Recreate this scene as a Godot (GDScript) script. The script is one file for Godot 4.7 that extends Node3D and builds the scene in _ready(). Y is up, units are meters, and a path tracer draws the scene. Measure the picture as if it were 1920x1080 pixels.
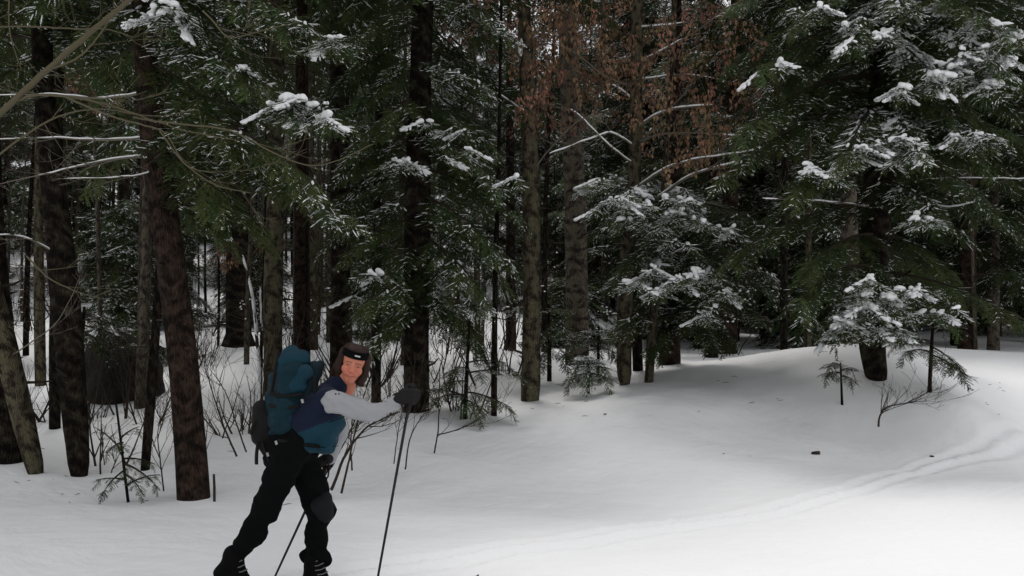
extends Node3D

# ---------------------------------------------------------------- lens and places
const CAM_H := 1.5
const PITCH := 0.04974
const FOCAL := 1968.0

var rng := RandomNumberGenerator.new()
var noise := FastNoiseLite.new()
var fine := FastNoiseLite.new()
var used := {}
var M := {}
var FROND := []
var LEAF_CLUSTER: ArrayMesh
var SNOW_LUMP := []

# a point the photograph shows at (px, py), standing d metres ahead of the viewpoint
func P(px: float, py: float, d: float) -> Vector3:
	var u := (px - 960.0) / FOCAL
	var v := (540.0 - py) / FOCAL
	var t := d / (cos(PITCH) - v * sin(PITCH))
	return Vector3(u * t, CAM_H + t * (v * cos(PITCH) + sin(PITCH)), -d)

func R(w: float, d: float) -> float:
	return 0.5 * w * d / FOCAL

func rr(a: float, b: float) -> float:
	return rng.randf_range(a, b)

func lin(r: float, g: float, b: float) -> Color:
	return Color(r, g, b).linear_to_srgb()

# ---------------------------------------------------------------- mesh builder
class MB:
	var v := PackedVector3Array()
	var n := PackedVector3Array()
	var uv := PackedVector2Array()
	var c := PackedColorArray()
	var idx := PackedInt32Array()
	var tint := Color(1, 1, 1)

	func vert(p: Vector3, nn: Vector3, t := Vector2.ZERO) -> int:
		v.append(p); n.append(nn); uv.append(t); c.append(tint)
		return v.size() - 1

	func tri(a: int, b: int, d: int) -> void:
		var cr := (v[b] - v[a]).cross(v[d] - v[a])
		if cr.dot(n[a] + n[b] + n[d]) > 0.0:
			idx.append(a); idx.append(d); idx.append(b)
		else:
			idx.append(a); idx.append(b); idx.append(d)

	func quad(a: int, b: int, d: int, e: int) -> void:
		tri(a, b, d); tri(a, d, e)

	func flat(a: Vector3, b: Vector3, d: Vector3, up := Vector3.UP) -> void:
		var nn := (b - a).cross(d - a).normalized()
		if nn.dot(up) < 0.0: nn = -nn
		tri(vert(a, nn), vert(b, nn), vert(d, nn))

	func tube(pts: PackedVector3Array, rad: PackedFloat32Array, sides := 6, wob := 0.0, ns: FastNoiseLite = null, vscale := 1.0, ends := true, squash := 1.0) -> void:
		var k := pts.size()
		var t0 := (pts[1] - pts[0]).normalized()
		var ref := Vector3.RIGHT if absf(t0.x) < 0.8 else Vector3.UP
		var side := (ref - t0 * ref.dot(t0)).normalized()
		var run := 0.0
		var first := v.size()
		for i in k:
			var t := (pts[mini(i + 1, k - 1)] - pts[maxi(i - 1, 0)]).normalized()
			side = (side - t * side.dot(t)).normalized()
			var bi := t.cross(side)
			if i > 0: run += pts[i].distance_to(pts[i - 1])
			for j in sides + 1:
				var a := TAU * float(j % sides) / sides
				var dir := side * cos(a) + bi * sin(a) * squash
				var r := rad[i]
				if wob > 0.0 and ns:
					var q := pts[i] + dir * rad[i]
					r *= 1.0 + wob * ns.get_noise_3d(q.x * 9.0, q.y * 2.2, q.z * 9.0)
				vert(pts[i] + dir * r, dir.normalized(), Vector2(float(j) / sides, run * vscale))
		for i in k - 1:
			for j in sides:
				var a := first + i * (sides + 1) + j
				quad(a, a + 1, a + sides + 2, a + sides + 1)
		if ends:
			for e in [0, k - 1]:
				var tt: Vector3 = (pts[0] - pts[1]).normalized() if e == 0 else (pts[k - 1] - pts[k - 2]).normalized()
				var ce := vert(pts[e], tt)
				var o: int = first + e * (sides + 1)
				for j in sides:
					tri(ce, o + j, o + j + 1)

	func blob(at: Vector3, b: Basis, rings := 4, segs := 7, wob := 0.0, ns: FastNoiseLite = null, freq := 30.0) -> void:
		var first := v.size()
		var inv := b.inverse().transposed()
		for i in rings + 1:
			var f := PI * i / rings
			for j in segs + 1:
				var a := TAU * float(j % segs) / segs
				var d := Vector3(sin(f) * cos(a), cos(f), sin(f) * sin(a))
				var s := 1.0
				if wob > 0.0 and ns:
					var q := at + b * d
					s += wob * ns.get_noise_3d(q.x * freq, q.y * freq, q.z * freq)
				vert(at + b * (d * s), (inv * d).normalized(), Vector2(float(j) / segs, float(i) / rings))
		for i in rings:
			for j in segs:
				var a := first + i * (segs + 1) + j
				if i > 0: tri(a, a + 1, a + segs + 2)
				if i < rings - 1: tri(a, a + segs + 2, a + segs + 1)

	func box(at: Vector3, b: Basis) -> void:
		for ax in 3:
			for s in [-1.0, 1.0]:
				var o := Vector3.ZERO; o[ax] = s
				var p := Vector3.ZERO; p[(ax + 1) % 3] = 1.0
				var q := Vector3.ZERO; q[(ax + 2) % 3] = 1.0
				var nn := (b * o).normalized()
				quad(vert(at + b * (o - p - q), nn), vert(at + b * (o + p - q), nn), vert(at + b * (o + p + q), nn), vert(at + b * (o - p + q), nn))

	func add_to(m: ArrayMesh, mat: Material) -> ArrayMesh:
		if idx.is_empty(): return m
		var a := []
		a.resize(Mesh.ARRAY_MAX)
		a[Mesh.ARRAY_VERTEX] = v; a[Mesh.ARRAY_NORMAL] = n; a[Mesh.ARRAY_TEX_UV] = uv; a[Mesh.ARRAY_COLOR] = c; a[Mesh.ARRAY_INDEX] = idx
		m.add_surface_from_arrays(Mesh.PRIMITIVE_TRIANGLES, a)
		m.surface_set_material(m.get_surface_count() - 1, mat)
		return m

	func mesh(mat: Material) -> ArrayMesh:
		return add_to(ArrayMesh.new(), mat)

# ---------------------------------------------------------------- naming helpers
func numbered(called: String) -> String:
	if not used.has(called):
		used[called] = 0
		return called
	used[called] += 1
	return "%s_%03d" % [called, used[called]]

func thing(called: String, label: String, category: String, at := Vector3.ZERO, group := "") -> Node3D:
	var o := Node3D.new()
	o.name = numbered(called)
	add_child(o, true)
	o.position = at
	tag(o, label, category, group)
	return o

func tag(o: Node, label: String, category: String, group := "") -> void:
	o.set_meta("label", label)
	o.set_meta("category", category)
	if group != "": o.set_meta("group", group)

# a mesh built in world coordinates becomes a part of its thing
func part(called: String, mb: MB, mat: Material, parent: Node3D, shift := true) -> MeshInstance3D:
	var o := MeshInstance3D.new()
	o.name = called
	if shift and parent != self:
		var off := parent.position
		if parent.get_parent() != self and parent.get_parent() is Node3D: off += (parent.get_parent() as Node3D).position
		for i in mb.v.size(): mb.v[i] -= off
	o.mesh = mb.mesh(mat)
	parent.add_child(o, true)
	return o

func copies(called: String, mesh: Mesh, where: Array, tints: Array, parent: Node3D) -> void:
	if where.is_empty(): return
	var mm := MultiMesh.new()
	mm.transform_format = MultiMesh.TRANSFORM_3D
	mm.use_colors = true
	mm.mesh = mesh
	mm.instance_count = where.size()
	for i in where.size():
		var t: Transform3D = where[i]
		t.origin -= parent.position
		mm.set_instance_transform(i, t)
		mm.set_instance_color(i, tints[i])
	var o := MultiMeshInstance3D.new()
	o.name = called
	o.multimesh = mm
	o.set_meta("kind", "stuff")
	parent.add_child(o, true)

# ---------------------------------------------------------------- materials
func plain(c: Color, rough := 0.9) -> StandardMaterial3D:
	var m := StandardMaterial3D.new()
	m.albedo_color = c
	m.roughness = rough
	m.metallic_specular = 0.3
	return m

func bark(dark: Color, light: Color, moss: Color, moss_amount: float, seed_: int, bands := 1.0) -> StandardMaterial3D:
	var W := 256
	var H := 512
	var nz := FastNoiseLite.new(); nz.seed = seed_; nz.frequency = 1.0; nz.fractal_octaves = 3
	var im := Image.create(W, H, false, Image.FORMAT_RGB8)
	var hm := Image.create(W, H, false, Image.FORMAT_RGB8)
	for y in H:
		var yy := float(y) / H * TAU
		var cy := cos(yy); var sy := sin(yy)
		for x in W:
			var a := float(x) / W * TAU
			var cx := cos(a); var sx := sin(a)
			var ridge := 1.0 - absf(nz.get_noise_3d(cx * 6.5, sx * 6.5 + cy * 1.1 * bands, sy * 1.1 * bands + 7.0)) * 2.4
			var grain := nz.get_noise_3d(cx * 17.0 + 20.0, sx * 17.0 + cy * 4.0, sy * 4.0)
			var patch := nz.get_noise_3d(cx * 0.9 + 40.0, sx * 0.9 + cy * 1.3, sy * 1.3)
			var h := clampf(0.75 - maxf(ridge, 0.0) * 0.6 + grain * 0.35, 0.0, 1.0)
			var c := dark.lerp(light, clampf(h * 0.85 + patch * 0.95, 0.0, 1.0))
			var mo := clampf((patch * 1.4 + grain * 0.9 + moss_amount - 0.5) * 4.0, 0.0, 1.0) * (1.0 if moss_amount > 0.0 else 0.0)
			c = c.lerp(moss.lerp(light, 0.2 + 0.3 * grain), mo * 0.8)
			im.set_pixel(x, y, c.linear_to_srgb())
			hm.set_pixel(x, y, Color(h, h, h))
	var m := StandardMaterial3D.new()
	m.albedo_texture = ImageTexture.create_from_image(im)
	m.roughness = 0.95
	m.metallic_specular = 0.2
	m.heightmap_enabled = true
	m.heightmap_texture = ImageTexture.create_from_image(hm)
	m.heightmap_scale = 3.5
	m.uv1_scale = Vector3(1, 0.9, 1)
	return m

func make_materials() -> void:
	M.bark_red = bark(Color(0.009, 0.0065, 0.005), Color(0.066, 0.043, 0.032), Color(0.05, 0.06, 0.03), 0.0, 3)
	M.bark_dark = bark(Color(0.007, 0.0055, 0.0045), Color(0.042, 0.031, 0.024), Color(0.06, 0.06, 0.035), 0.12, 5)
	M.bark_grey = bark(Color(0.035, 0.028, 0.022), Color(0.27, 0.225, 0.18), Color(0.1, 0.105, 0.06), 0.3, 8)
	M.bark_moss = bark(Color(0.026, 0.021, 0.014), Color(0.2, 0.168, 0.122), Color(0.1, 0.1, 0.048), 0.32, 11)
	M.twig = plain(lin(0.035, 0.025, 0.018))
	M.twig_grey = plain(lin(0.15, 0.13, 0.105))
	M.twig_olive = plain(lin(0.085, 0.074, 0.045))
	M.needle = StandardMaterial3D.new()
	M.needle.vertex_color_use_as_albedo = true
	M.needle.roughness = 0.75
	M.needle.metallic_specular = 0.25
	M.leaf = StandardMaterial3D.new()
	M.leaf.vertex_color_use_as_albedo = true
	M.leaf.roughness = 0.8
	M.leaf.backlight_enabled = true
	M.leaf.backlight = lin(0.1, 0.04, 0.015)
	M.clump = plain(lin(0.86, 0.87, 0.88), 0.85)
	# the snow sheet: a fine crystalline relief
	M.snow = plain(lin(0.86, 0.865, 0.875), 0.8)
	var nt := FastNoiseLite.new(); nt.seed = 21; nt.frequency = 0.03; nt.fractal_octaves = 5
	var im := Image.create(512, 512, false, Image.FORMAT_RGB8)
	for y in 512:
		for x in 512:
			var a := nt.get_noise_3d(cos(x / 512.0 * TAU) * 80.0, sin(x / 512.0 * TAU) * 80.0 + cos(y / 512.0 * TAU) * 80.0, sin(y / 512.0 * TAU) * 80.0)
			var g := 0.5 + a * 0.5
			im.set_pixel(x, y, Color(g, g, g))
	M.snow.heightmap_enabled = true
	M.snow.heightmap_texture = ImageTexture.create_from_image(im)
	M.snow.heightmap_scale = 1.2
	M.snow.uv1_triplanar = true
	M.snow.uv1_world_triplanar = true
	M.snow.uv1_scale = Vector3(0.45, 0.45, 0.45)

# ---------------------------------------------------------------- the snow ground
var tp := []          # control points (x, z)
var tw := PackedFloat64Array()
var lat := PackedFloat32Array()
const LX0 := -46.0
const LZ0 := -90.0
const LS := 0.5
const LW := 185
const LH := 213
var track := PackedVector2Array()

func ground_controls() -> Array:
	var c := []
	for x in [-20.0, -9.0, -3.0, 0.0, 3.0, 9.0, 20.0]:
		for z in [14.0, 5.0, -1.5]:
			c.append(Vector3(x, 0.0, z))
	for x in [-3.0, -1.5, 0.0, 1.5, 3.0]: c.append(Vector3(x, -0.05, -6.5))
	for q in [[-300, 1000, 8.2], [0, 1000, 8.15], [500, 1000, 8.15], [1000, 1000, 8.15], [1500, 1000, 8.1], [1920, 1000, 8.0], [2300, 1000, 8.0],
			[-300, 925, 10.2], [0, 930, 10.1], [365, 935, 10.0], [700, 925, 10.1], [1100, 925, 10.0], [1500, 915, 10.0], [1920, 900, 10.0],
			[70, 885, 11.5], [150, 893, 11.3], [15, 862, 12.0], [275, 880, 11.5], [640, 885, 11.0], [450, 850, 11.8], [102, 802, 13.6], [265, 767, 14.8], [0, 745, 16.0], [-300, 760, 16.0],
			[450, 740, 15.2], [600, 765, 13.8], [780, 768, 13.2], [700, 830, 11.8], [900, 800, 12.5], [997, 752, 14.0], [1170, 720, 14.4], [1217, 717, 14.4],
			[1080, 683, 17.0], [1255, 681, 16.5], [1350, 688, 18.0], [1200, 795, 12.2], [1300, 755, 13.0],
			[1640, 712, 13.8], [1540, 722, 13.5], [1460, 712, 14.2], [1730, 720, 13.6], [1560, 678, 14.3], [1580, 650, 15.0], [1700, 664, 15.0], [1440, 680, 18.0], [1810, 750, 13.0], [1900, 785, 13.9], [1920, 845, 12.6], [1650, 800, 12.7], [1480, 805, 12.5], [1640, 860, 11.8], [1300, 800, 12.4],
			[1860, 700, 19.0], [1920, 660, 25.0], [1850, 626, 32.0], [1750, 655, 22.0], [1300, 652, 25.0], [1450, 655, 23.0],
			[100, 640, 23.0], [250, 575, 32.0], [500, 610, 27.0], [700, 640, 24.0], [870, 660, 20.0], [900, 590, 32.0], [1000, 575, 42.0], [1500, 612, 36.0], [1900, 606, 40.0],
			[-500, 560, 34.0], [2500, 605, 40.0], [2500, 680, 20.0], [-500, 700, 20.0]]:
		c.append(P(q[0], q[1], q[2]))
	for x in [-44.0, -20.0, 0.0, 20.0, 44.0]:
		c.append(Vector3(x, 8.0 - x * 0.05, -66.0))
		c.append(Vector3(x, 12.0 - x * 0.06, -90.0))
	for z in [-15.0, -40.0]:
		c.append(Vector3(-46, 2.2 - z * 0.05, z)); c.append(Vector3(46, 0.8 - z * 0.03, z))
	return c

func tps(r2: float) -> float:
	return 0.0 if r2 < 1e-9 else r2 * log(r2)

func solve_ground() -> void:
	var c := ground_controls()
	var n := c.size()
	var N := n + 3
	var A := []
	for i in N:
		var row := PackedFloat64Array(); row.resize(N + 1)
		if i < n:
			for j in n:
				var dx: float = c[i].x - c[j].x
				var dz: float = c[i].z - c[j].z
				row[j] = tps(dx * dx + dz * dz)
			row[i] += 0.12
			row[n] = 1.0; row[n + 1] = c[i].x; row[n + 2] = c[i].z; row[N] = c[i].y
		else:
			for j in n: row[j] = 1.0 if i == n else (c[j].x if i == n + 1 else c[j].z)
		A.append(row)
	for k in N:
		var best := k
		for i in range(k + 1, N):
			if absf(A[i][k]) > absf(A[best][k]): best = i
		var sw = A[k]; A[k] = A[best]; A[best] = sw
		var pk: PackedFloat64Array = A[k]
		for i in range(k + 1, N):
			var row: PackedFloat64Array = A[i]
			var f := row[k] / pk[k]
			if f != 0.0:
				for j in range(k, N + 1): row[j] -= f * pk[j]
				A[i] = row
	tw.resize(N)
	for k in range(N - 1, -1, -1):
		var s: float = A[k][N]
		for j in range(k + 1, N): s -= A[k][j] * tw[j]
		tw[k] = s / A[k][k]
	lat.resize(LW * LH)
	var cx := PackedFloat64Array(); var cz := PackedFloat64Array()
	for q in c:
		cx.append(q.x); cz.append(q.z)
	for iz in LH:
		var z := LZ0 + iz * LS
		for ix in LW:
			var x := LX0 + ix * LS
			var h := tw[n] + tw[n + 1] * x + tw[n + 2] * z
			for j in n:
				var dx := x - cx[j]
				var dz := z - cz[j]
				var r2 := dx * dx + dz * dz
				if r2 > 1e-9: h += tw[j] * r2 * log(r2)
			lat[iz * LW + ix] = h

func cr(a: float, b: float, c: float, d: float, t: float) -> float:
	return b + 0.5 * t * (c - a + t * (2.0 * a - 5.0 * b + 4.0 * c - d + t * (3.0 * (b - c) + d - a)))

func G(x: float, z: float) -> float:
	var fx := clampf((x - LX0) / LS, 1.0, LW - 2.001)
	var fz := clampf((z - LZ0) / LS, 1.0, LH - 2.001)
	var ix := mini(int(fx), LW - 3)
	var iz := mini(int(fz), LH - 3)
	var tx := fx - ix
	var tz := fz - iz
	var o := PackedFloat32Array([0, 0, 0, 0])
	for k in 4:
		var b := (iz - 1 + k) * LW + ix - 1
		o[k] = cr(lat[b], lat[b + 1], lat[b + 2], lat[b + 3], tx)
	return cr(o[0], o[1], o[2], o[3], tz)

func relief(x: float, z: float) -> float:
	var h := noise.get_noise_2d(x * 7.0, z * 7.0) * 0.028 + noise.get_noise_2d(x * 40.0 + 60.0, z * 40.0) * 0.005
	if z > -16.0 and z < -5.0:
		var p := Vector2(x, z)
		var best := 9.0
		var along := 0.0
		var sgn := 0.0
		var run := 0.0
		for i in track.size() - 1:
			var a := track[i]
			var ab := track[i + 1] - a
			var t := clampf((p - a).dot(ab) / ab.length_squared(), 0.0, 1.0)
			var d := p.distance_to(a + ab * t)
			if d < best:
				best = d
				along = run + t * ab.length()
				sgn = signf(ab.cross(p - a))
			run += ab.length()
		if best < 0.7:
			var s := best * sgn
			for q in [-0.12, 0.12]:
				var e: float = (s - q) / 0.07
				h -= 0.022 * exp(-e * e)
				for w in [-0.1, 0.1]:
					var f: float = (s - q - w) / 0.05
					h += 0.017 * exp(-f * f) * (0.8 + 0.6 * maxf(0.0, noise.get_noise_2d(along * 20.0, s * 60.0 + 9.0)))
			# crumbs thrown up beside the tracks
			var cr_ := maxf(0.0, fine.get_noise_2d(along * 9.0 + 50.0, s * 28.0) - 0.12)
			h += cr_ * 0.028 * exp(-best * best / 0.1)
	return h

func build_ground() -> void:
	var xs := PackedFloat32Array()
	var zs := PackedFloat32Array()
	var x := 0.0
	var st := 0.05
	var half := []
	while x < 160.0:
		half.append(x)
		if x > 6.0: st = minf(st * 1.13, 12.0)
		x += st
	for i in range(half.size() - 1, 0, -1): xs.append(-half[i])
	for q in half: xs.append(q)
	var z := -5.2
	st = 0.05
	var neg := []
	while z > -200.0:
		neg.append(z)
		if z < -14.5: st = minf(st * 1.1, 12.0)
		z -= st
	z = -5.2 + 0.05
	st = 0.06
	var pos := []
	while z < 60.0:
		pos.append(z)
		st = minf(st * 1.2, 8.0)
		z += st
	for i in range(neg.size() - 1, -1, -1): zs.append(neg[i])
	for q in pos: zs.append(q)
	var mb := MB.new()
	var w := xs.size()
	var hh := zs.size()
	var hs := PackedFloat32Array(); hs.resize(w * hh)
	for iz in hh:
		for ix in w:
			hs[iz * w + ix] = G(xs[ix], zs[iz]) + relief(xs[ix], zs[iz])
	for iz in hh:
		for ix in w:
			var a := maxi(ix - 1, 0); var b := mini(ix + 1, w - 1)
			var d := maxi(iz - 1, 0); var e := mini(iz + 1, hh - 1)
			var nn := Vector3(-(hs[iz * w + b] - hs[iz * w + a]) / (xs[b] - xs[a]), 1.0, -(hs[e * w + ix] - hs[d * w + ix]) / (zs[e] - zs[d])).normalized()
			mb.vert(Vector3(xs[ix], hs[iz * w + ix], zs[iz]), nn)
	for iz in hh - 1:
		for ix in w - 1:
			var k := iz * w + ix
			mb.quad(k, k + 1, k + w + 1, k + w)
	var o := MeshInstance3D.new()
	o.name = "snow_ground"
	o.mesh = mb.mesh(M.snow)
	o.set_meta("kind", "structure")
	o.set_meta("label", "deep white snow covering the trail, the mound and the forest floor")
	add_child(o)

# ---------------------------------------------------------------- foliage stock
func make_frond(snow: int) -> ArrayMesh:
	var mb := MB.new()
	var sn := MB.new()
	var stem := func(t: float) -> Vector3: return Vector3(t, -0.16 * t * t, 0.05 * sin(t * 3.0))
	for i in 6:
		var a: Vector3 = stem.call(i / 6.0)
		var b: Vector3 = stem.call((i + 1) / 6.0)
		mb.tint = Color(0.55, 0.4, 0.3)
		mb.flat(a + Vector3(0, 0, 0.007), a - Vector3(0, 0, 0.007), b)
	var count := rng.randi_range(9, 13)
	var open_ := rr(0.85, 1.15)
	for s in [-1.0, 1.0]:
		for i in count:
			if rng.randf() < 0.1: continue
			var t := 0.05 + 0.92 * (i + rr(-0.45, 0.45)) / count
			var o: Vector3 = stem.call(clampf(t, 0.02, 1.0))
			var l := (0.40 * pow(1.0 - clampf(t, 0.0, 1.0), 0.8) + 0.09) * rr(0.5, 1.25)
			var ang := lerpf(1.0, 0.5, t) * open_ + rr(-0.22, 0.22)
			var curl := rr(-0.25, 0.1)
			var dip := rr(0.08, 0.4)
			var dir := Vector3(cos(ang), rr(-0.22, 0.04), s * sin(ang)).normalized()
			var across := dir.cross(Vector3.UP).normalized()
			var steps := maxi(2, int(l / 0.036))
			for k in steps:
				var u0 := float(k) / steps
				var q := o + dir * l * u0 + Vector3(-curl * l * u0 * u0, -dip * l * u0 * u0, 0)
				var nl := 0.05 * (1.0 - 0.35 * u0)
				for e in [-1.0, 1.0]:
					var tip: Vector3 = q + across * e * nl * rr(0.7, 1.1) + dir * nl * 0.75 + Vector3(0, rr(-0.012, 0.014), 0)
					var g := rr(0.75, 1.25)
					mb.tint = Color(g, g * rr(0.95, 1.05), g)
					mb.flat(q, q + dir * (l / steps) * 1.05, tip)
			var chance := [0.0, 0.42, 0.8, 0.92][snow] as float
			if rng.randf() < chance:
				var half := l * (rr(0.08, 0.4) if snow < 3 else rr(0.2, 0.46))
				var u := rr(half / l, 1.0 - half / l * 0.8)
				var pp := o + dir * l * u + Vector3(-curl * l * u * u, -dip * l * u * u, 0) + Vector3(0, 0.006, 0)
				var wd := [0.0, 0.007, 0.0125, 0.034][snow] as float
				wd *= rr(0.4, 1.7)
				sn.blob(pp, Basis(dir * half, Vector3.UP * wd * (0.6 if snow < 3 else 0.75), across * wd), 4, 5 if snow < 3 else 7, 0.5, fine, 45.0)
	if snow >= 2:
		for i in (1 if snow == 2 else 8):
			var t := rr(0.12, 1.0)
			var a: Vector3 = stem.call(t)
			var sz := rr(0.05, 0.09) * (0.7 if snow == 2 else 1.15)
			sn.blob(a + Vector3(0, sz * 0.25, rr(-0.05, 0.05)), Basis(Vector3(sz * rr(1.0, 2.0), rr(-0.03, 0.0), 0), Vector3(0, sz * rr(0.35, 0.6), 0), Vector3(0, 0, sz * rr(0.6, 1.0))), 6, 9, 0.5, fine, 22.0)
	var m := mb.mesh(M.needle)
	return sn.add_to(m, M.clump)

func make_leaf_cluster() -> ArrayMesh:
	var mb := MB.new()
	for i in 11:
		var o := Vector3(rr(-0.12, 0.12), rr(-0.1, 0.08), rr(-0.12, 0.12))
		var a := rr(0, TAU)
		var down := Vector3(cos(a) * 0.35, -1.0, sin(a) * 0.35).normalized()
		var b := rr(0, TAU)
		var wv := (Vector3(cos(b), 0, sin(b)) - down * Vector3(cos(b), 0, sin(b)).dot(down)).normalized()
		var nn := down.cross(wv)
		var l := rr(0.055, 0.09)
		var g := rr(0.6, 1.35)
		mb.tint = Color(g, g * rr(0.85, 1.1), g)
		var mid := o + down * l * 0.45 + nn * 0.012
		mb.flat(o, mid + wv * l * 0.27, o + down * l, nn)
		mb.flat(o, mid - wv * l * 0.27, o + down * l, nn)
	for i in 3:
		mb.tint = Color(0.4, 0.5, 0.7)
		var p := Vector3(rr(-0.1, 0.1), 0.05, rr(-0.1, 0.1))
		mb.flat(Vector3(-0.1, 0.1, 0), Vector3(-0.1, 0.106, 0), p)
	return mb.mesh(M.leaf)

# transforms collected for one tree: four kinds of spray
class Sprays:
	var at := [[], [], [], [], [], [], [], []]
	var tint := [[], [], [], [], [], [], [], []]

func spray(sp: Sprays, p: Vector3, dir: Vector3, size: float, snow: float, tone: float) -> void:
	var up := (Vector3.UP + Vector3(rr(-0.35, 0.35), 0, rr(-0.35, 0.35))).normalized()
	var x := dir.normalized()
	var z := x.cross(up).normalized()
	var y := z.cross(x).normalized()
	var kind := 0
	var r := rng.randf()
	if snow >= 2.5: kind = 3 if r < 0.62 else 2
	elif snow >= 1.5: kind = 3 if r < 0.14 else (2 if r < 0.75 else 1)
	elif snow >= 0.5: kind = 2 if r < 0.22 * snow else (1 if r < 0.7 else 0)
	else: kind = 1 if r < 0.25 + snow * 0.5 else 0
	kind += 4 * (rng.randi() % 2)
	sp.at[kind].append(Transform3D(Basis(x * size, y * size, z * size), p))
	var g := tone * rr(0.55, 1.45)
	sp.tint[kind].append(Color(0.047 * g * rr(0.8, 1.25), 0.067 * g, 0.023 * g))

# one living bough: a limb of the tree with sprays on both sides
func bough(limb: MB, sp: Sprays, p0: Vector3, p1: Vector3, snow: float, dens: float, tone: float, size := 0.62, sag := 0.1) -> void:
	var L := p0.distance_to(p1)
	var pts := PackedVector3Array()
	var rad := PackedFloat32Array()
	var mid := (p0 + p1) * 0.5 + Vector3(rr(-0.06, 0.06), sag, rr(-0.06, 0.06)) * L
	var k := 7
	for i in k:
		var t := float(i) / (k - 1)
		pts.append(p0.lerp(mid, t).lerp(mid.lerp(p1, t), t))
		rad.append(lerpf(0.008 + 0.007 * L, 0.003, t))
	limb.tube(pts, rad, 5)
	var steps := maxi(3, int(L * dens / 0.15))
	for i in steps:
		var t := 0.16 + 0.84 * (i + rr(-0.4, 0.4)) / steps
		t = clampf(t, 0.05, 1.0)
		var f := t * (k - 1)
		var a := mini(int(f), k - 2)
		var q := pts[a].lerp(pts[a + 1], f - a)
		var tan_ := (pts[a + 1] - pts[a]).normalized()
		var side := tan_.cross(Vector3.UP).normalized()
		for s in [-1.0, 1.0]:
			var sz := size * lerpf(1.1, 0.7, t) * rr(0.75, 1.2)
			var an := lerpf(1.0, 0.45, t) + rr(-0.2, 0.2)
			var dir: Vector3 = tan_ * cos(an) + side * s * sin(an) + Vector3(0, rr(-0.45, -0.05), 0)
			spray(sp, q, dir, sz, snow * rr(0.7, 1.2), tone)
	spray(sp, pts[k - 2], pts[k - 1] - pts[k - 2] + Vector3(0, -0.05, 0), size, snow, tone)

func commit(sp: Sprays, tree: Node3D) -> void:
	var names := ["crown", "snow_dusted_foliage", "snowy_foliage", "snow_laden_foliage"]
	for i in 8: copies(names[i % 4], FROND[i], sp.at[i], sp.tint[i], tree)

# ---------------------------------------------------------------- trunks and branches
# outline: [px, py, width in px] from the foot up, all at the distance d; continued to the height top
func trunk(o: Node3D, line: Array, d: float, top: float, mat: Material, sides := 20, wob := 0.22, called := "trunk") -> PackedVector3Array:
	var pts := PackedVector3Array()
	var rad := PackedFloat32Array()
	var n := line.size()
	var foot := P(line[0][0], line[0][1], d)
	var next := P(line[1][0], line[1][1], d)
	pts.append(foot + (foot - next).normalized() * 0.45)
	rad.append(R(line[0][2], d) * 1.45)
	for i in n - 1:
		var a := P(line[i][0], line[i][1], d)
		var b := P(line[i + 1][0], line[i + 1][1], d)
		var steps := maxi(1, int(a.distance_to(b) / 0.12))
		for k in steps:
			var t := float(k) / steps
			pts.append(a.lerp(b, t))
			rad.append(lerpf(R(line[i][2], d), R(line[i + 1][2], d), t))
	var end := P(line[n - 1][0], line[n - 1][1], d)
	pts.append(end)
	rad.append(R(line[n - 1][2], d))
	var dir := (end - P(line[n - 2][0], line[n - 2][1], d)).normalized()
	dir = (dir + Vector3.UP * 0.8).normalized()
	var r0 := rad[rad.size() - 1]
	if top > end.y:
		var h := top - end.y
		for k in 8:
			var t := (k + 1) / 8.0
			pts.append(end + dir * h * t)
			rad.append(lerpf(r0, 0.015, t))
	# smooth the bends
	for it in 3:
		var c := pts.duplicate()
		for i in range(1, pts.size() - 1): pts[i] = (c[i - 1] + c[i] * 2.0 + c[i + 1]) / 4.0
	var mb := MB.new()
	mb.tube(pts, rad, sides, wob, noise, 1.0)
	part(called, mb, mat, o)
	if line[1][2] > 22:
		for i in 9:
			var k := rng.randi_range(4, maxi(5, int(pts.size() * 0.6)))
			var a := rr(0, TAU)
			var q := Vector3(cos(a), rr(-0.1, 0.4), sin(a)).normalized()
			var sb := MB.new()
			var l := rr(0.06, 0.28)
			sb.tube(PackedVector3Array([pts[k], pts[k] + q * (rad[k] + l * 0.5), pts[k] + q * (rad[k] + l) + Vector3(0, rr(-0.03, 0.05), 0)]), PackedFloat32Array([0.02, 0.013, 0.007]), 6, 0.2, noise)
			part("stub", sb, M.twig, o)
	return pts

func at_height(pts: PackedVector3Array, y: float) -> Vector3:
	for i in pts.size() - 1:
		if pts[i + 1].y >= y and pts[i + 1].y > pts[i].y:
			return pts[i].lerp(pts[i + 1], clampf((y - pts[i].y) / (pts[i + 1].y - pts[i].y), 0.0, 1.0))
	return pts[pts.size() - 1]

# boughs all round a stem between two heights
func whorls(limb: MB, sp: Sprays, pts: PackedVector3Array, y0: float, y1: float, n: int, reach: float, snow: float, tone: float, size := 0.7, dens := 0.8) -> void:
	var az := rr(0, TAU)
	for i in n:
		var t := (i + rr(-0.4, 0.4)) / n
		var y := lerpf(y0, y1, clampf(t, 0.0, 1.0))
		az += 2.4 + rr(-0.4, 0.4)
		var l := reach * lerpf(1.0, 0.22, t) * rr(0.7, 1.15)
		var p := at_height(pts, y)
		bough(limb, sp, p, p + Vector3(cos(az) * l, l * rr(-0.42, -0.02), sin(az) * l), snow, dens, tone, size)

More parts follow.
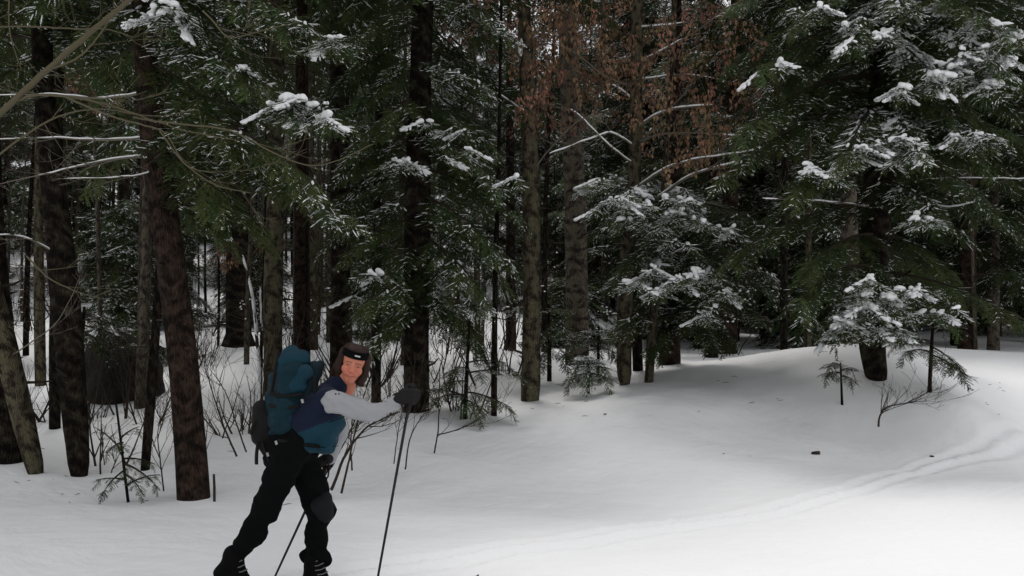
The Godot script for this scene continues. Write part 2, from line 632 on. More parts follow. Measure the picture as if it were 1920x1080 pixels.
# a bare or dead branch given by points [px, py, d], with a ridge of snow on it where snow > 0
func bare_branch(o: Node3D, line: Array, w0: float, w1: float, mat: Material, snow := 0.0, twigs := 0, called := "branch", twig_len := 0.5) -> PackedVector3Array:
	var raw := PackedVector3Array()
	for q in line: raw.append(P(q[0], q[1], q[2]))
	var pts := PackedVector3Array()
	for i in raw.size() - 1:
		var a := raw[maxi(i - 1, 0)]
		var b := raw[i]
		var c := raw[i + 1]
		var e := raw[mini(i + 2, raw.size() - 1)]
		for k in 6:
			var j := Vector3(rr(-1, 1), rr(-1, 1), rr(-1, 1)) * b.distance_to(c) * 0.008
			pts.append(b.cubic_interpolate(c, a, e, k / 6.0) + j)
	pts.append(raw[raw.size() - 1])
	var rad := PackedFloat32Array()
	for i in pts.size(): rad.append(lerpf(w0, w1, float(i) / (pts.size() - 1)) * 0.5)
	var mb := MB.new()
	mb.tube(pts, rad, 7, 0.1, noise)
	var tips := []
	for i in twigs:
		var k := rng.randi_range(int(pts.size() * 0.25), pts.size() - 2)
		tips.append_array(twig(mb, pts[k], ((pts[k + 1] - pts[k]).normalized() + Vector3(rr(-0.9, 0.9), rr(-0.6, 0.6), rr(-0.9, 0.9))).normalized(), twig_len * rr(0.5, 1.3), rad[k] * 0.55, 2))
	var me := part(called, mb, mat, o)
	if snow > 0.0:
		var sn := MB.new()
		var i := 0
		while i < pts.size() - 1:
			var run := mini(rng.randi_range(4, 9), pts.size() - 1 - i)
			if run >= 2 and rng.randf() < 0.85:
				var sp := PackedVector3Array(); var sr := PackedFloat32Array()
				for k in run + 1:
					sp.append(pts[i + k] + Vector3(0, rad[i + k] * 0.75 + snow * 0.25, 0))
					sr.append((rad[i + k] * 0.75 + snow * rr(0.6, 1.0)) * (0.45 if k == 0 or k == run else 1.0))
				sn.tube(sp, sr, 7, 0.25, noise)
			i += run + rng.randi_range(0, 1)
		if not sn.idx.is_empty(): part("branch_snow", sn, M.clump, me).set_meta("kind", "stuff")
	return pts

func twig(mb: MB, p: Vector3, dir: Vector3, l: float, r: float, deep: int) -> Array:
	var pts := PackedVector3Array([p]); var rad := PackedFloat32Array([r])
	var d := dir
	for i in 4:
		d = (d + Vector3(rr(-0.22, 0.22), rr(-0.1, 0.22), rr(-0.22, 0.22))).normalized()
		pts.append(pts[i] + d * l / 4.0)
		rad.append(maxf(r * (1.0 - (i + 1) / 5.0), 0.0015))
	mb.tube(pts, rad, 4, 0.0, null, 1.0, false)
	var tips := [pts[4]]
	if deep > 0:
		for i in rng.randi_range(1, 3):
			var k := rng.randi_range(1, 3)
			tips.append_array(twig(mb, pts[k], (d + Vector3(rr(-1, 1), rr(-0.3, 0.7), rr(-1, 1))).normalized(), l * rr(0.4, 0.7), rad[k] * 0.7, deep - 1))
	return tips

# ---------------------------------------------------------------- soft bodies: distance field and surface nets
func nets(mb: MB, bones: Array, cell: float, k: float, paint = null, wob := 0.0, freq := 8.0) -> void:
	var lo := Vector3(1e9, 1e9, 1e9)
	var hi := -lo
	for b in bones:
		var r: float = maxf(b[2], b[3]) + k * 4.0 + cell * 3.0
		lo = lo.min(b[0].min(b[1]) - Vector3(r, r, r))
		hi = hi.max(b[0].max(b[1]) + Vector3(r, r, r))
	var nx := int((hi.x - lo.x) / cell) + 2
	var ny := int((hi.y - lo.y) / cell) + 2
	var nz := int((hi.z - lo.z) / cell) + 2
	var s := PackedFloat32Array(); s.resize(nx * ny * nz)
	for b in bones:
		var a: Vector3 = b[0]
		var ba: Vector3 = b[1] - a
		var bb := maxf(ba.length_squared(), 1e-9)
		var ra: float = b[2]
		var dr: float = b[3] - ra
		var pad := maxf(ra, ra + dr) + k * 3.5 + cell * 2.0
		var l := ((a.min(a + ba) - Vector3(pad, pad, pad) - lo) / cell).max(Vector3.ZERO)
		var h := (a.max(a + ba) + Vector3(pad, pad, pad) - lo) / cell
		for z in range(int(l.z), mini(int(h.z) + 1, nz)):
			for y in range(int(l.y), mini(int(h.y) + 1, ny)):
				var i := (z * ny + y) * nx
				for x in range(int(l.x), mini(int(h.x) + 1, nx)):
					var q := lo + Vector3(x, y, z) * cell - a
					var t := clampf(q.dot(ba) / bb, 0.0, 1.0)
					var d := (q - ba * t).length() - ra - dr * t
					if d < pad: s[i + x] += exp(-maxf(d, -0.25) / k)
	for i in s.size(): s[i] = -k * log(maxf(s[i], 1e-20))
	if wob > 0.0:
		for z in nz:
			for y in ny:
				for x in nx:
					var i := (z * ny + y) * nx + x
					if absf(s[i]) < cell * 4.0 + wob:
						var p := lo + Vector3(x, y, z) * cell
						s[i] += wob * noise.get_noise_3d(p.x * freq * 10.0 + p.y * freq * 5.0, p.y * freq * 17.0, p.z * freq * 10.0)
	var map := PackedInt32Array(); map.resize(s.size()); map.fill(-1)
	var sy := nx
	var sz := nx * ny
	var corner := [0, 1, sy, sy + 1, sz, sz + 1, sz + sy, sz + sy + 1]
	var edges := [[0, 1], [2, 3], [4, 5], [6, 7], [0, 2], [1, 3], [4, 6], [5, 7], [0, 4], [1, 5], [2, 6], [3, 7]]
	for z in nz - 1:
		for y in ny - 1:
			for x in nx - 1:
				var i := z * sz + y * sy + x
				var f0 := s[i]
				if f0 > cell * 3.0 or f0 < -cell * 3.0: continue
				var neg := 0
				for c in corner:
					if s[i + c] < 0.0: neg += 1
				if neg == 0 or neg == 8: continue
				var sum := Vector3.ZERO
				var cnt := 0
				for e in edges:
					var a := s[i + corner[e[0]]]
					var b := s[i + corner[e[1]]]
					if (a < 0.0) != (b < 0.0):
						var t := a / (a - b)
						var pa := Vector3(e[0] & 1, (e[0] >> 1) & 1, e[0] >> 2)
						var pb := Vector3(e[1] & 1, (e[1] >> 1) & 1, e[1] >> 2)
						sum += pa.lerp(pb, t)
						cnt += 1
				var p := lo + (Vector3(x, y, z) + sum / cnt) * cell
				var g := Vector3(s[i + 1] - s[i] + s[i + 1 + sy + sz] - s[i + sy + sz], s[i + sy] - s[i] + s[i + 1 + sy + sz] - s[i + 1 + sz], s[i + sz] - s[i] + s[i + 1 + sy + sz] - s[i + 1 + sy])
				if paint != null: mb.tint = paint.call(p)
				map[i] = mb.vert(p, g.normalized())
	for z in range(1, nz - 1):
		for y in range(1, ny - 1):
			for x in range(1, nx - 1):
				var i := z * sz + y * sy + x
				var a := s[i] < 0.0
				if a != (s[i + 1] < 0.0): net_quad(mb, map, i, i - sy, i - sy - sz, i - sz)
				if a != (s[i + sy] < 0.0): net_quad(mb, map, i, i - 1, i - 1 - sz, i - sz)
				if a != (s[i + sz] < 0.0): net_quad(mb, map, i, i - 1, i - 1 - sy, i - sy)

func net_quad(mb: MB, map: PackedInt32Array, a: int, b: int, c: int, d: int) -> void:
	if map[a] >= 0 and map[b] >= 0 and map[c] >= 0 and map[d] >= 0: mb.quad(map[a], map[b], map[c], map[d])

# ---------------------------------------------------------------- the skier
func W(px: float, py: float, near := 0.0) -> Vector3:
	return P(px, py, 6.6 - near)

func soft(called: String, bones: Array, cell: float, k: float, mat: Material, parent: Node3D, wob := 0.0, freq := 8.0, paint = null) -> MeshInstance3D:
	var mb := MB.new()
	nets(mb, bones, cell, k, paint, wob, freq)
	return part(called, mb, mat, parent)

func cloth(c: Color) -> StandardMaterial3D:
	var m := plain(c, 0.85)
	m.rim_enabled = true
	m.rim = 0.08
	m.rim_tint = 0.6
	return m

func hand(o: Node3D, called: String, grip: Vector3, axis: Vector3, from: Vector3, out: Vector3, mat: Material) -> void:
	# a gloved fist closed round a pole grip: palm on the «out» side, four fingers round the front, thumb over them
	var f := (grip - from); f = (f - axis * f.dot(axis)).normalized()
	var s := (out - axis * out.dot(axis) - f * out.dot(f)).normalized()
	var b := []
	for i in 4:
		var u := axis * (0.033 - 0.023 * i)
		var l: float = [0.95, 1.05, 1.0, 0.82][i]
		var k0 := grip + u + s * 0.036 + f * 0.012
		var k1 := grip + u * 0.95 + s * 0.018 * l + f * 0.040 * l
		var k2 := grip + u * 0.93 - s * 0.022 * l + f * 0.030 * l
		var k3 := grip + u * 0.93 - s * 0.032 * l - f * 0.004 * l
		var w: Vector3 = grip + u * 0.6 + s * 0.034 - f * 0.05
		b.append([w, k0, 0.017, 0.015]); b.append([k0, k1, 0.0135, 0.0125]); b.append([k1, k2, 0.0125, 0.0115]); b.append([k2, k3, 0.0115, 0.0105])
	b.append([grip + s * 0.03 - f * 0.05, from, 0.03, 0.036])
	b.append([from, from - f * 0.025, 0.036, 0.039])
	b.append([grip + axis * 0.01 + s * 0.012 - f * 0.045, grip + axis * 0.05 - f * 0.028 - s * 0.012, 0.018, 0.014])
	b.append([grip + axis * 0.05 - f * 0.028 - s * 0.012, grip + axis * 0.058 + f * 0.008 - s * 0.026, 0.014, 0.012])
	soft(called, b, 0.0042, 0.0032, mat, o)

func ski_pole(label: String, top: Vector3, tip: Vector3) -> void:
	var o := thing("ski_pole", label, "ski pole", tip)
	var d := (top - tip).normalized()
	var steel := plain(lin(0.012, 0.012, 0.013), 0.4)
	var rubber := plain(lin(0.015, 0.015, 0.015), 0.8)
	var mb := MB.new()
	mb.tube(PackedVector3Array([tip, tip + d * 0.25, top - d * 0.1]), PackedFloat32Array([0.0065, 0.0075, 0.009]), 10)
	part("shaft", mb, steel, o)
	mb = MB.new()
	mb.tube(PackedVector3Array([top - d * 0.11, top - d * 0.085, top - d * 0.04, top + d * 0.03, top + d * 0.05, top + d * 0.062]), PackedFloat32Array([0.012, 0.0145, 0.0135, 0.0145, 0.019, 0.012]), 12)
	part("grip", mb, rubber, o)
	mb = MB.new()
	var b := tip + d * 0.07
	mb.tube(PackedVector3Array([b - d * 0.012, b, b + d * 0.006]), PackedFloat32Array([0.012, 0.05, 0.012]), 14)
	part("basket", mb, rubber, o)
	mb = MB.new()
	var loop := PackedVector3Array()
	var rad := PackedFloat32Array()
	for i in 10:
		var a := TAU * i / 9.0
		loop.append(top + d * 0.04 + Vector3(-0.03 + 0.03 * cos(a), -0.07 + 0.07 * sin(a) * 1.1, 0.03))
		rad.append(0.006)
	mb.tube(loop, rad, 5)
	part("strap", mb, rubber, o)

func build_skier() -> void:
	var at := Vector3(W(520, 1090).x, -0.06, -6.6)
	var o := thing("person", "skier in navy and teal vest, grey sleeves and black trousers, smiling over the shoulder", "person", at)
	var black := cloth(lin(0.0042, 0.0045, 0.0046))
	black.metallic_specular = 0.12
	black.roughness = 1.0
	var skin := plain(Color.WHITE, 0.55)
	skin.vertex_color_use_as_albedo = true
	skin.subsurf_scatter_enabled = true
	skin.subsurf_scatter_strength = 0.05
	var hipR := W(541, 848, 0.09); var hipL := W(562, 848, -0.09)
	var kneeR := W(497, 958, 0.10); var kneeL := W(600, 950, -0.08)
	var ankR := W(437, 1050, 0.08); var ankL := W(590, 1056, -0.08)
	var shR := W(619, 750, 0.17); var elR := W(697, 775, 0.24); var wrR := W(749, 751, 0.22)
	var shL := W(616, 744, -0.18); var elL := W(632, 812, -0.27); var wrL := W(618, 858, -0.25)
	var grip := W(770, 741, 0.22)
	var tip := W(699, 1108, 0.10); tip.y = -0.12
	var gripL := W(614, 868, -0.26)
	var tipL := P(503, 1080, 6.95)
	tipL.y = -0.14
	# --- the body, one continuous surface
	var body := MB.new()
	var sk := func(_p: Vector3) -> Color: return Color(0.42, 0.17, 0.115)
	nets(body, [[hipR, kneeR, 0.07, 0.055], [kneeR, ankR, 0.05, 0.04], [hipL, kneeL, 0.07, 0.055], [kneeL, ankL, 0.055, 0.04], [ankR, W(458, 1080, 0.08), 0.035, 0.03], [ankL, W(604, 1086, 0.0), 0.035, 0.03],
		[hipR, hipL, 0.07, 0.07], [W(552, 830), W(600, 765), 0.075, 0.09], [W(600, 765, 0.06), W(598, 760, -0.08), 0.1, 0.1], [shR + Vector3(0, -0.02, -0.06), shL + Vector3(0, -0.02, 0.06), 0.04, 0.04], [shR + Vector3(0, -0.01, -0.03), elR, 0.035, 0.03], [elR, wrR, 0.03, 0.022],
		[shL, elL, 0.035, 0.03], [elL, wrL, 0.03, 0.02], [wrR, grip, 0.018, 0.016], [wrL, gripL, 0.02, 0.018], [W(618, 738), W(650, 705, 0.04), 0.06, 0.052]], 0.014, 0.02, sk)
	# --- the head: modelled upright, face to +z, then turned to the viewer and tipped
	var hd := MB.new()
	var bones := [
		[Vector3(-0.012, 0.04, -0.028), Vector3(-0.012, 0.04, -0.026), 0.074, 0.074], [Vector3(0.012, 0.04, -0.028), Vector3(0, 0.045, 0.008), 0.074, 0.07],
		[Vector3(0, 0.045, 0.025), Vector3(0, 0.03, 0.03), 0.062, 0.06], [Vector3(-0.038, -0.045, 0.0), Vector3(-0.012, -0.079, 0.052), 0.025, 0.02], [Vector3(0.038, -0.045, 0.0), Vector3(0.012, -0.079, 0.052), 0.025, 0.02],
		[Vector3(-0.038, -0.018, 0.05), Vector3(-0.032, -0.03, 0.048), 0.03, 0.028], [Vector3(0.038, -0.018, 0.05), Vector3(0.032, -0.03, 0.048), 0.03, 0.028],
		[Vector3(0, -0.02, 0.042), Vector3(0, -0.06, 0.046), 0.042, 0.036], [Vector3(-0.005, -0.084, 0.06), Vector3(0.005, -0.084, 0.06), 0.017, 0.017],
		[Vector3(0, 0.018, 0.08), Vector3(0, -0.02, 0.105), 0.0075, 0.0125], [Vector3(-0.012, -0.024, 0.093), Vector3(0.012, -0.024, 0.093), 0.0085, 0.0085],
		[Vector3(-0.045, 0.03, 0.064), Vector3(-0.012, 0.028, 0.08), 0.011, 0.01], [Vector3(0.045, 0.03, 0.064), Vector3(0.012, 0.028, 0.08), 0.011, 0.01],
		[Vector3(-0.028, -0.044, 0.076), Vector3(0, -0.05, 0.087), 0.005, 0.006], [Vector3(0.028, -0.044, 0.076), Vector3(0, -0.05, 0.087), 0.005, 0.006],
		[Vector3(-0.025, -0.05, 0.076), Vector3(0, -0.064, 0.084), 0.005, 0.0065], [Vector3(0.025, -0.05, 0.076), Vector3(0, -0.064, 0.084), 0.005, 0.0065],
		[Vector3(-0.078, 0.008, -0.012), Vector3(-0.076, -0.022, -0.006), 0.013, 0.009], [Vector3(0.078, 0.008, -0.012), Vector3(0.076, -0.022, -0.006), 0.013, 0.009],
		[Vector3(0, -0.05, -0.02), Vector3(0, -0.15, -0.045), 0.052, 0.054]]
	var paint := func(p: Vector3) -> Color:
		var c := Color(0.47, 0.175, 0.115)
		var ax := absf(p.x)
		c = c.lerp(Color(0.48, 0.13, 0.09), 0.35 * exp(-(pow(ax - 0.036, 2) + pow(p.y + 0.026, 2)) / 0.0006))
		c = c.lerp(Color(0.5, 0.13, 0.09), 0.6 * exp(-(pow(p.x, 2) + pow(p.y + 0.02, 2)) / 0.0002) * (1.0 if p.z > 0.09 else 0.0))
		var lip := -0.047 - 0.010 * (1.0 - pow(ax / 0.03, 2))
		c = c.lerp(Color(0.2, 0.075, 0.055), 0.6 * exp(-(pow((ax - 0.031) / 0.016, 2) + pow((p.y - 0.013) / 0.008, 2))))
		if ax < 0.031 and absf(p.y - lip) < 0.006 and p.z > 0.06: c = Color(0.34, 0.095, 0.07)
		if ax > 0.012 and ax < 0.05 and absf(p.y - 0.031 + (ax - 0.03) * (ax - 0.03) * 6.0) < 0.0042 and p.z > 0.05: c = Color(0.17, 0.07, 0.045)
		return c
	nets(hd, bones, 0.0036, 0.0052, paint)
	var hb := Basis(Vector3(0, 0, 1), deg_to_rad(-14.0)) * Basis(Vector3(0, 1, 0), deg_to_rad(9.0)) * Basis(Vector3(1, 0, 0), deg_to_rad(2.0))
	hb = hb.scaled(Vector3(0.95, 0.98, 0.95))
	var ho := W(661, 687, 0.05)
	var first := body.v.size()
	for i in hd.v.size():
		body.v.append(ho + hb * hd.v[i]); body.n.append((hb * hd.n[i]).normalized()); body.uv.append(Vector2.ZERO); body.c.append(hd.c[i])
	for k in hd.idx: body.idx.append(first + k)
	part("body", body, skin, o)
	var H := func(p: Vector3) -> Vector3: return ho + hb * p
	for s in [-1.0, 1.0]:
		var e := MB.new()
		e.blob(H.call(Vector3(0.031 * s, 0.011, 0.0665)), Basis.from_scale(Vector3(0.0145, 0.0115, 0.011)), 8, 12)
		var eye := part("eye", e, plain(lin(0.5, 0.45, 0.42), 0.3), o)
		e = MB.new()
		e.blob(H.call(Vector3(0.032 * s, 0.011, 0.0735)), Basis.from_scale(Vector3(0.0095, 0.0095, 0.005)), 8, 12)
		part("pupil", e, plain(lin(0.01, 0.006, 0.004), 0.2), eye)
		e = MB.new()
		e.tube(PackedVector3Array([H.call(Vector3(0.016 * s, 0.016, 0.075)), H.call(Vector3(0.031 * s, 0.0205, 0.077)), H.call(Vector3(0.047 * s, 0.014, 0.066))]), PackedFloat32Array([0.002, 0.003, 0.002]), 6)
		part("eyelid", e, plain(lin(0.08, 0.03, 0.02), 0.6), eye)
	var te := MB.new()
	te.tube(PackedVector3Array([H.call(Vector3(-0.02, -0.0505, 0.083)), H.call(Vector3(-0.009, -0.0555, 0.0905)), H.call(Vector3(0.009, -0.0555, 0.0905)), H.call(Vector3(0.02, -0.0505, 0.083))]), PackedFloat32Array([0.001, 0.0036, 0.0036, 0.001]), 6)
	part("teeth", te, plain(lin(0.55, 0.5, 0.45), 0.3), o)
	# hair
	var hr := []
	for q in [[-0.07, 0.06, -0.02, -0.088, -0.03, 0.005, 0.03, 0.027], [-0.088, -0.03, 0.005, -0.078, -0.08, 0.0, 0.03, 0.02], [-0.05, 0.06, -0.06, -0.075, -0.09, -0.06, 0.05, 0.04], [0.0, 0.06, -0.06, 0.0, -0.1, -0.085, 0.06, 0.04], [0.05, 0.06, -0.06, 0.07, -0.07, -0.05, 0.05, 0.035],
			[0.072, 0.05, -0.01, 0.086, -0.03, 0.0, 0.024, 0.024], [0.086, -0.03, 0.0, 0.07, -0.085, 0.02, 0.024, 0.018], [0.07, -0.085, 0.02, 0.092, -0.1, 0.02, 0.016, 0.008], [-0.03, 0.085, -0.03, 0.03, 0.085, -0.03, 0.052, 0.052], [-0.02, 0.075, 0.02, 0.02, 0.075, 0.02, 0.045, 0.045]]:
		hr.append([H.call(Vector3(q[0], q[1], q[2])), H.call(Vector3(q[3], q[4], q[5])), q[6] * 1.08, q[7] * 1.08])
	var hairm := plain(lin(0.02, 0.0075, 0.0045), 0.6)
	soft("hair", hr, 0.007, 0.008, hairm, o, 0.008, 7.0)
	var locks := MB.new()
	for i in 90:
		var a := rr(0.9, TAU - 0.9)
		var up := rr(0.03, 0.11)
		var rx := 0.086 * sqrt(maxf(0.1, 1.0 - pow((up - 0.04) / 0.1, 2)))
		var q0 := Vector3(sin(a) * rx, up, -0.02 + cos(a) * rx)
		var q1 := Vector3(sin(a) * 0.098, -0.02, -0.02 + cos(a) * 0.09)
		var q2 := Vector3(sin(a) * rr(0.085, 0.115), rr(-0.09, -0.045), -0.02 + cos(a) * rr(0.07, 0.1))
		locks.tube(PackedVector3Array([H.call(q0), H.call(q0.lerp(q1, 0.5) * Vector3(1.05, 1, 1.05)), H.call(q1 + Vector3(rr(-0.006, 0.006), 0, rr(-0.006, 0.006))), H.call(q2)]), PackedFloat32Array([0.004, 0.006, 0.006, 0.002]), 5)
	part("hair_locks", locks, hairm, o).set_meta("kind", "stuff")
	# headband
	var band := MB.new()
	for i in 33:
		var a := TAU * i / 32.0
		for q in [[0.058, 0.003], [0.064, 0.0105], [0.096, 0.006], [0.104, -0.006]]:
			var y: float = q[0] + (0.012 * cos(a + PI))
			var p := Vector3((0.081 + q[1]) * sin(a), y + 0.008, -0.012 + (0.1 + q[1]) * cos(a))
			band.vert(H.call(p), (hb * Vector3(sin(a), 0.1, cos(a))).normalized())
	for i in 32:
		for k in 3: band.quad(i * 4 + k, i * 4 + k + 1, i * 4 + k + 5, i * 4 + k + 4)
	var hbnd := part("headband", band, black, o)
	var lg := MB.new()
	lg.box(H.call(Vector3(0.014, 0.078, 0.0965)), hb * Basis(Vector3(0, 1, 0), 0.1) * Basis.from_scale(Vector3(0.018, 0.0042, 0.0015)))
	part("logo", lg, plain(lin(0.45, 0.45, 0.45)), hbnd)
	# trousers, boots, vest, sleeves, gloves
	soft("trousers", [[hipR, kneeR, 0.11, 0.08], [kneeR, ankR, 0.083, 0.062], [hipL, kneeL, 0.11, 0.084], [kneeL, ankL, 0.072, 0.064], [W(540, 840, 0.06), W(562, 840, -0.06), 0.12, 0.12], [W(560, 812, 0.05), W(560, 812, -0.05), 0.11, 0.11],
		[W(524, 858, 0.05), W(526, 858, -0.05), 0.095, 0.095], [W(482, 998, 0.09), W(478, 1004, 0.09), 0.05, 0.045], [W(572, 1040, -0.08), W(606, 1042, -0.08), 0.045, 0.045]], 0.012, 0.016, black, o, 0.04, 3.2)
	soft("knee_pad", [[W(611, 934, -0.04), W(611, 966, -0.04), 0.04, 0.044], [W(600, 950, -0.02), W(604, 956, -0.02), 0.06, 0.06]], 0.008, 0.014, cloth(lin(0.007, 0.0075, 0.009)), o, 0.004, 4.0)
	var bootm := plain(lin(0.004, 0.004, 0.0045), 0.8)
	bootm.metallic_specular = 0.15
	for q in [[ankR, W(414, 1074, 0.08), W(461, 1092, 0.08)], [ankL, W(580, 1086, -0.1), W(610, 1096, 0.02)]]:
		var bt := soft("boot", [[q[0] + Vector3(0, 0.03, 0), q[0], 0.062, 0.058], [q[0], q[1], 0.056, 0.042], [q[0], q[2], 0.052, 0.036], [q[1], q[2], 0.038, 0.034]], 0.009, 0.01, bootm, o, 0.005, 4.0)
		var lc := MB.new()
		for k in 4:
			var m: Vector3 = (q[0] as Vector3).lerp(q[2], 0.1 + 0.2 * k) + Vector3(0.012, 0.035, 0.045)
			lc.tube(PackedVector3Array([m + Vector3(-0.035, -0.008, -0.012), m + Vector3(0, 0.0, 0.006), m + Vector3(0.03, 0.012, -0.012)]), PackedFloat32Array([0.004, 0.004, 0.004]), 5)
		part("laces", lc, plain(lin(0.12, 0.12, 0.12)), bt)
	var vest := func(p: Vector3) -> Color:
		var a := W(572, 806); var b := W(650, 776)
		var side := (b.x - a.x) * (p.y - a.y) - (b.y - a.y) * (p.x - a.x)
		return Color(0.0055, 0.0085, 0.024) if side > 0.0 else Color(0.005, 0.032, 0.052)
	var vm := cloth(Color.WHITE)
	vm.vertex_color_use_as_albedo = true
	soft("vest", [[W(563, 820, 0.06), W(563, 820, -0.06), 0.11, 0.11], [W(584, 790, 0.07), W(584, 790, -0.07), 0.125, 0.125], [W(602, 764, 0.08), W(600, 760, -0.1), 0.122, 0.122], [W(612, 748, 0.14), W(608, 742, -0.16), 0.07, 0.07],
		[W(616, 796, 0.04), W(616, 796, -0.06), 0.1, 0.1], [W(610, 824, 0.05), W(610, 824, -0.08), 0.08, 0.08], [W(622, 734, 0.02), W(638, 716, 0.03), 0.085, 0.06]], 0.010, 0.014, vm, o, 0.028, 3.6, vest)
	for q in [[[[566, 806, 0.19], [600, 800, 0.21], [648, 780, 0.12]]], [[[560, 835, 0.17], [598, 842, 0.17], [634, 836, 0.06]]]]:
		var z := MB.new()
		var zp := PackedVector3Array(); var zr := PackedFloat32Array()
		for i in 9:
			var t := i / 8.0
			var l: Array = q[0]
			zp.append(W(l[0][0], l[0][1], l[0][2]).lerp(W(l[1][0], l[1][1], l[1][2]), t).lerp(W(l[1][0], l[1][1], l[1][2]).lerp(W(l[2][0], l[2][1], l[2][2]), t), t)); zr.append(0.0022)
		z.tube(zp, zr, 5)
		part("seam", z, black, o)
	var grey := cloth(lin(0.28, 0.285, 0.3))
	soft("sleeve", [[W(624, 752, 0.18), elR, 0.07, 0.052], [elR, wrR, 0.05, 0.038], [W(664, 764, 0.22), elR, 0.055, 0.051]], 0.009, 0.012, grey, o, 0.032, 5.5)
	soft("sleeve", [[shL, elL, 0.075, 0.065], [elL, wrL, 0.062, 0.05]], 0.010, 0.012, grey, o, 0.008, 2.6)
	var glove := cloth(lin(0.012, 0.011, 0.011))
	hand(o, "glove", grip, (grip - tip).normalized(), wrR + (grip - wrR) * 0.2, Vector3(0, 0.0, 1), glove)
	hand(o, "glove", gripL, (gripL - tipL).normalized(), wrL, Vector3(0, 0, -1), glove)
	# --- poles, skis
	ski_pole("black ski pole planted ahead of the skier, gripped by the raised gloved hand", grip, tip)
	ski_pole("black ski pole trailing back between the skier's legs", gripL, tipL)
	var k := 0
	for q in [W(461, 1092, 0.08), W(610, 1096, 0.02)]:
		var s := thing("ski", ["narrow dark ski under the skier's trailing boot", "narrow dark ski under the skier's leading boot"][k], "ski", Vector3(q.x, -0.06, q.z), "the skier's skis")
		var mb := MB.new()
		var outline := []
		for i in 25:
			var x := lerpf(-0.85, 0.95, i / 24.0)
			var y := 0.012 + (pow(maxf(0.0, x - 0.7) / 0.25, 2) * 0.1 if x > 0.7 else 0.0) + 0.03 * (1.0 - pow(x, 2)) * 0.3
			var w := 0.026 + 0.006 * absf(x) - (0.026 * pow(maxf(0.0, x - 0.75) / 0.2, 3))
			outline.append([x, y, maxf(w, 0.004)])
		for i in 24:
			for side in [0.0, -0.014]:
				var a = outline[i]; var b = outline[i + 1]
				var nn := Vector3(0, 1, 0) if side == 0.0 else Vector3(0, -1, 0)
				var base: Vector3 = s.position
				mb.quad(mb.vert(base + Vector3(a[0], a[1] + side, a[2]), nn), mb.vert(base + Vector3(b[0], b[1] + side, b[2]), nn), mb.vert(base + Vector3(b[0], b[1] + side, -b[2]), nn), mb.vert(base + Vector3(a[0], a[1] + side, -a[2]), nn))
			for e in [-1.0, 1.0]:
				var a = outline[i]; var b = outline[i + 1]
				var base: Vector3 = s.position
				var nn := Vector3(0, 0, e)
				mb.quad(mb.vert(base + Vector3(a[0], a[1], a[2] * e), nn), mb.vert(base + Vector3(b[0], b[1], b[2] * e), nn), mb.vert(base + Vector3(b[0], b[1] - 0.014, b[2] * e), nn), mb.vert(base + Vector3(a[0], a[1] - 0.014, a[2] * e), nn))
		part("blade", mb, plain(lin(0.02, 0.03, 0.05), 0.35), s)
		mb = MB.new()
		mb.box(s.position + Vector3(0.02, 0.03, 0), Basis.from_scale(Vector3(0.05, 0.01, 0.025)))
		part("binding", mb, plain(lin(0.01, 0.01, 0.01), 0.5), s)
		k += 1
	build_pack()

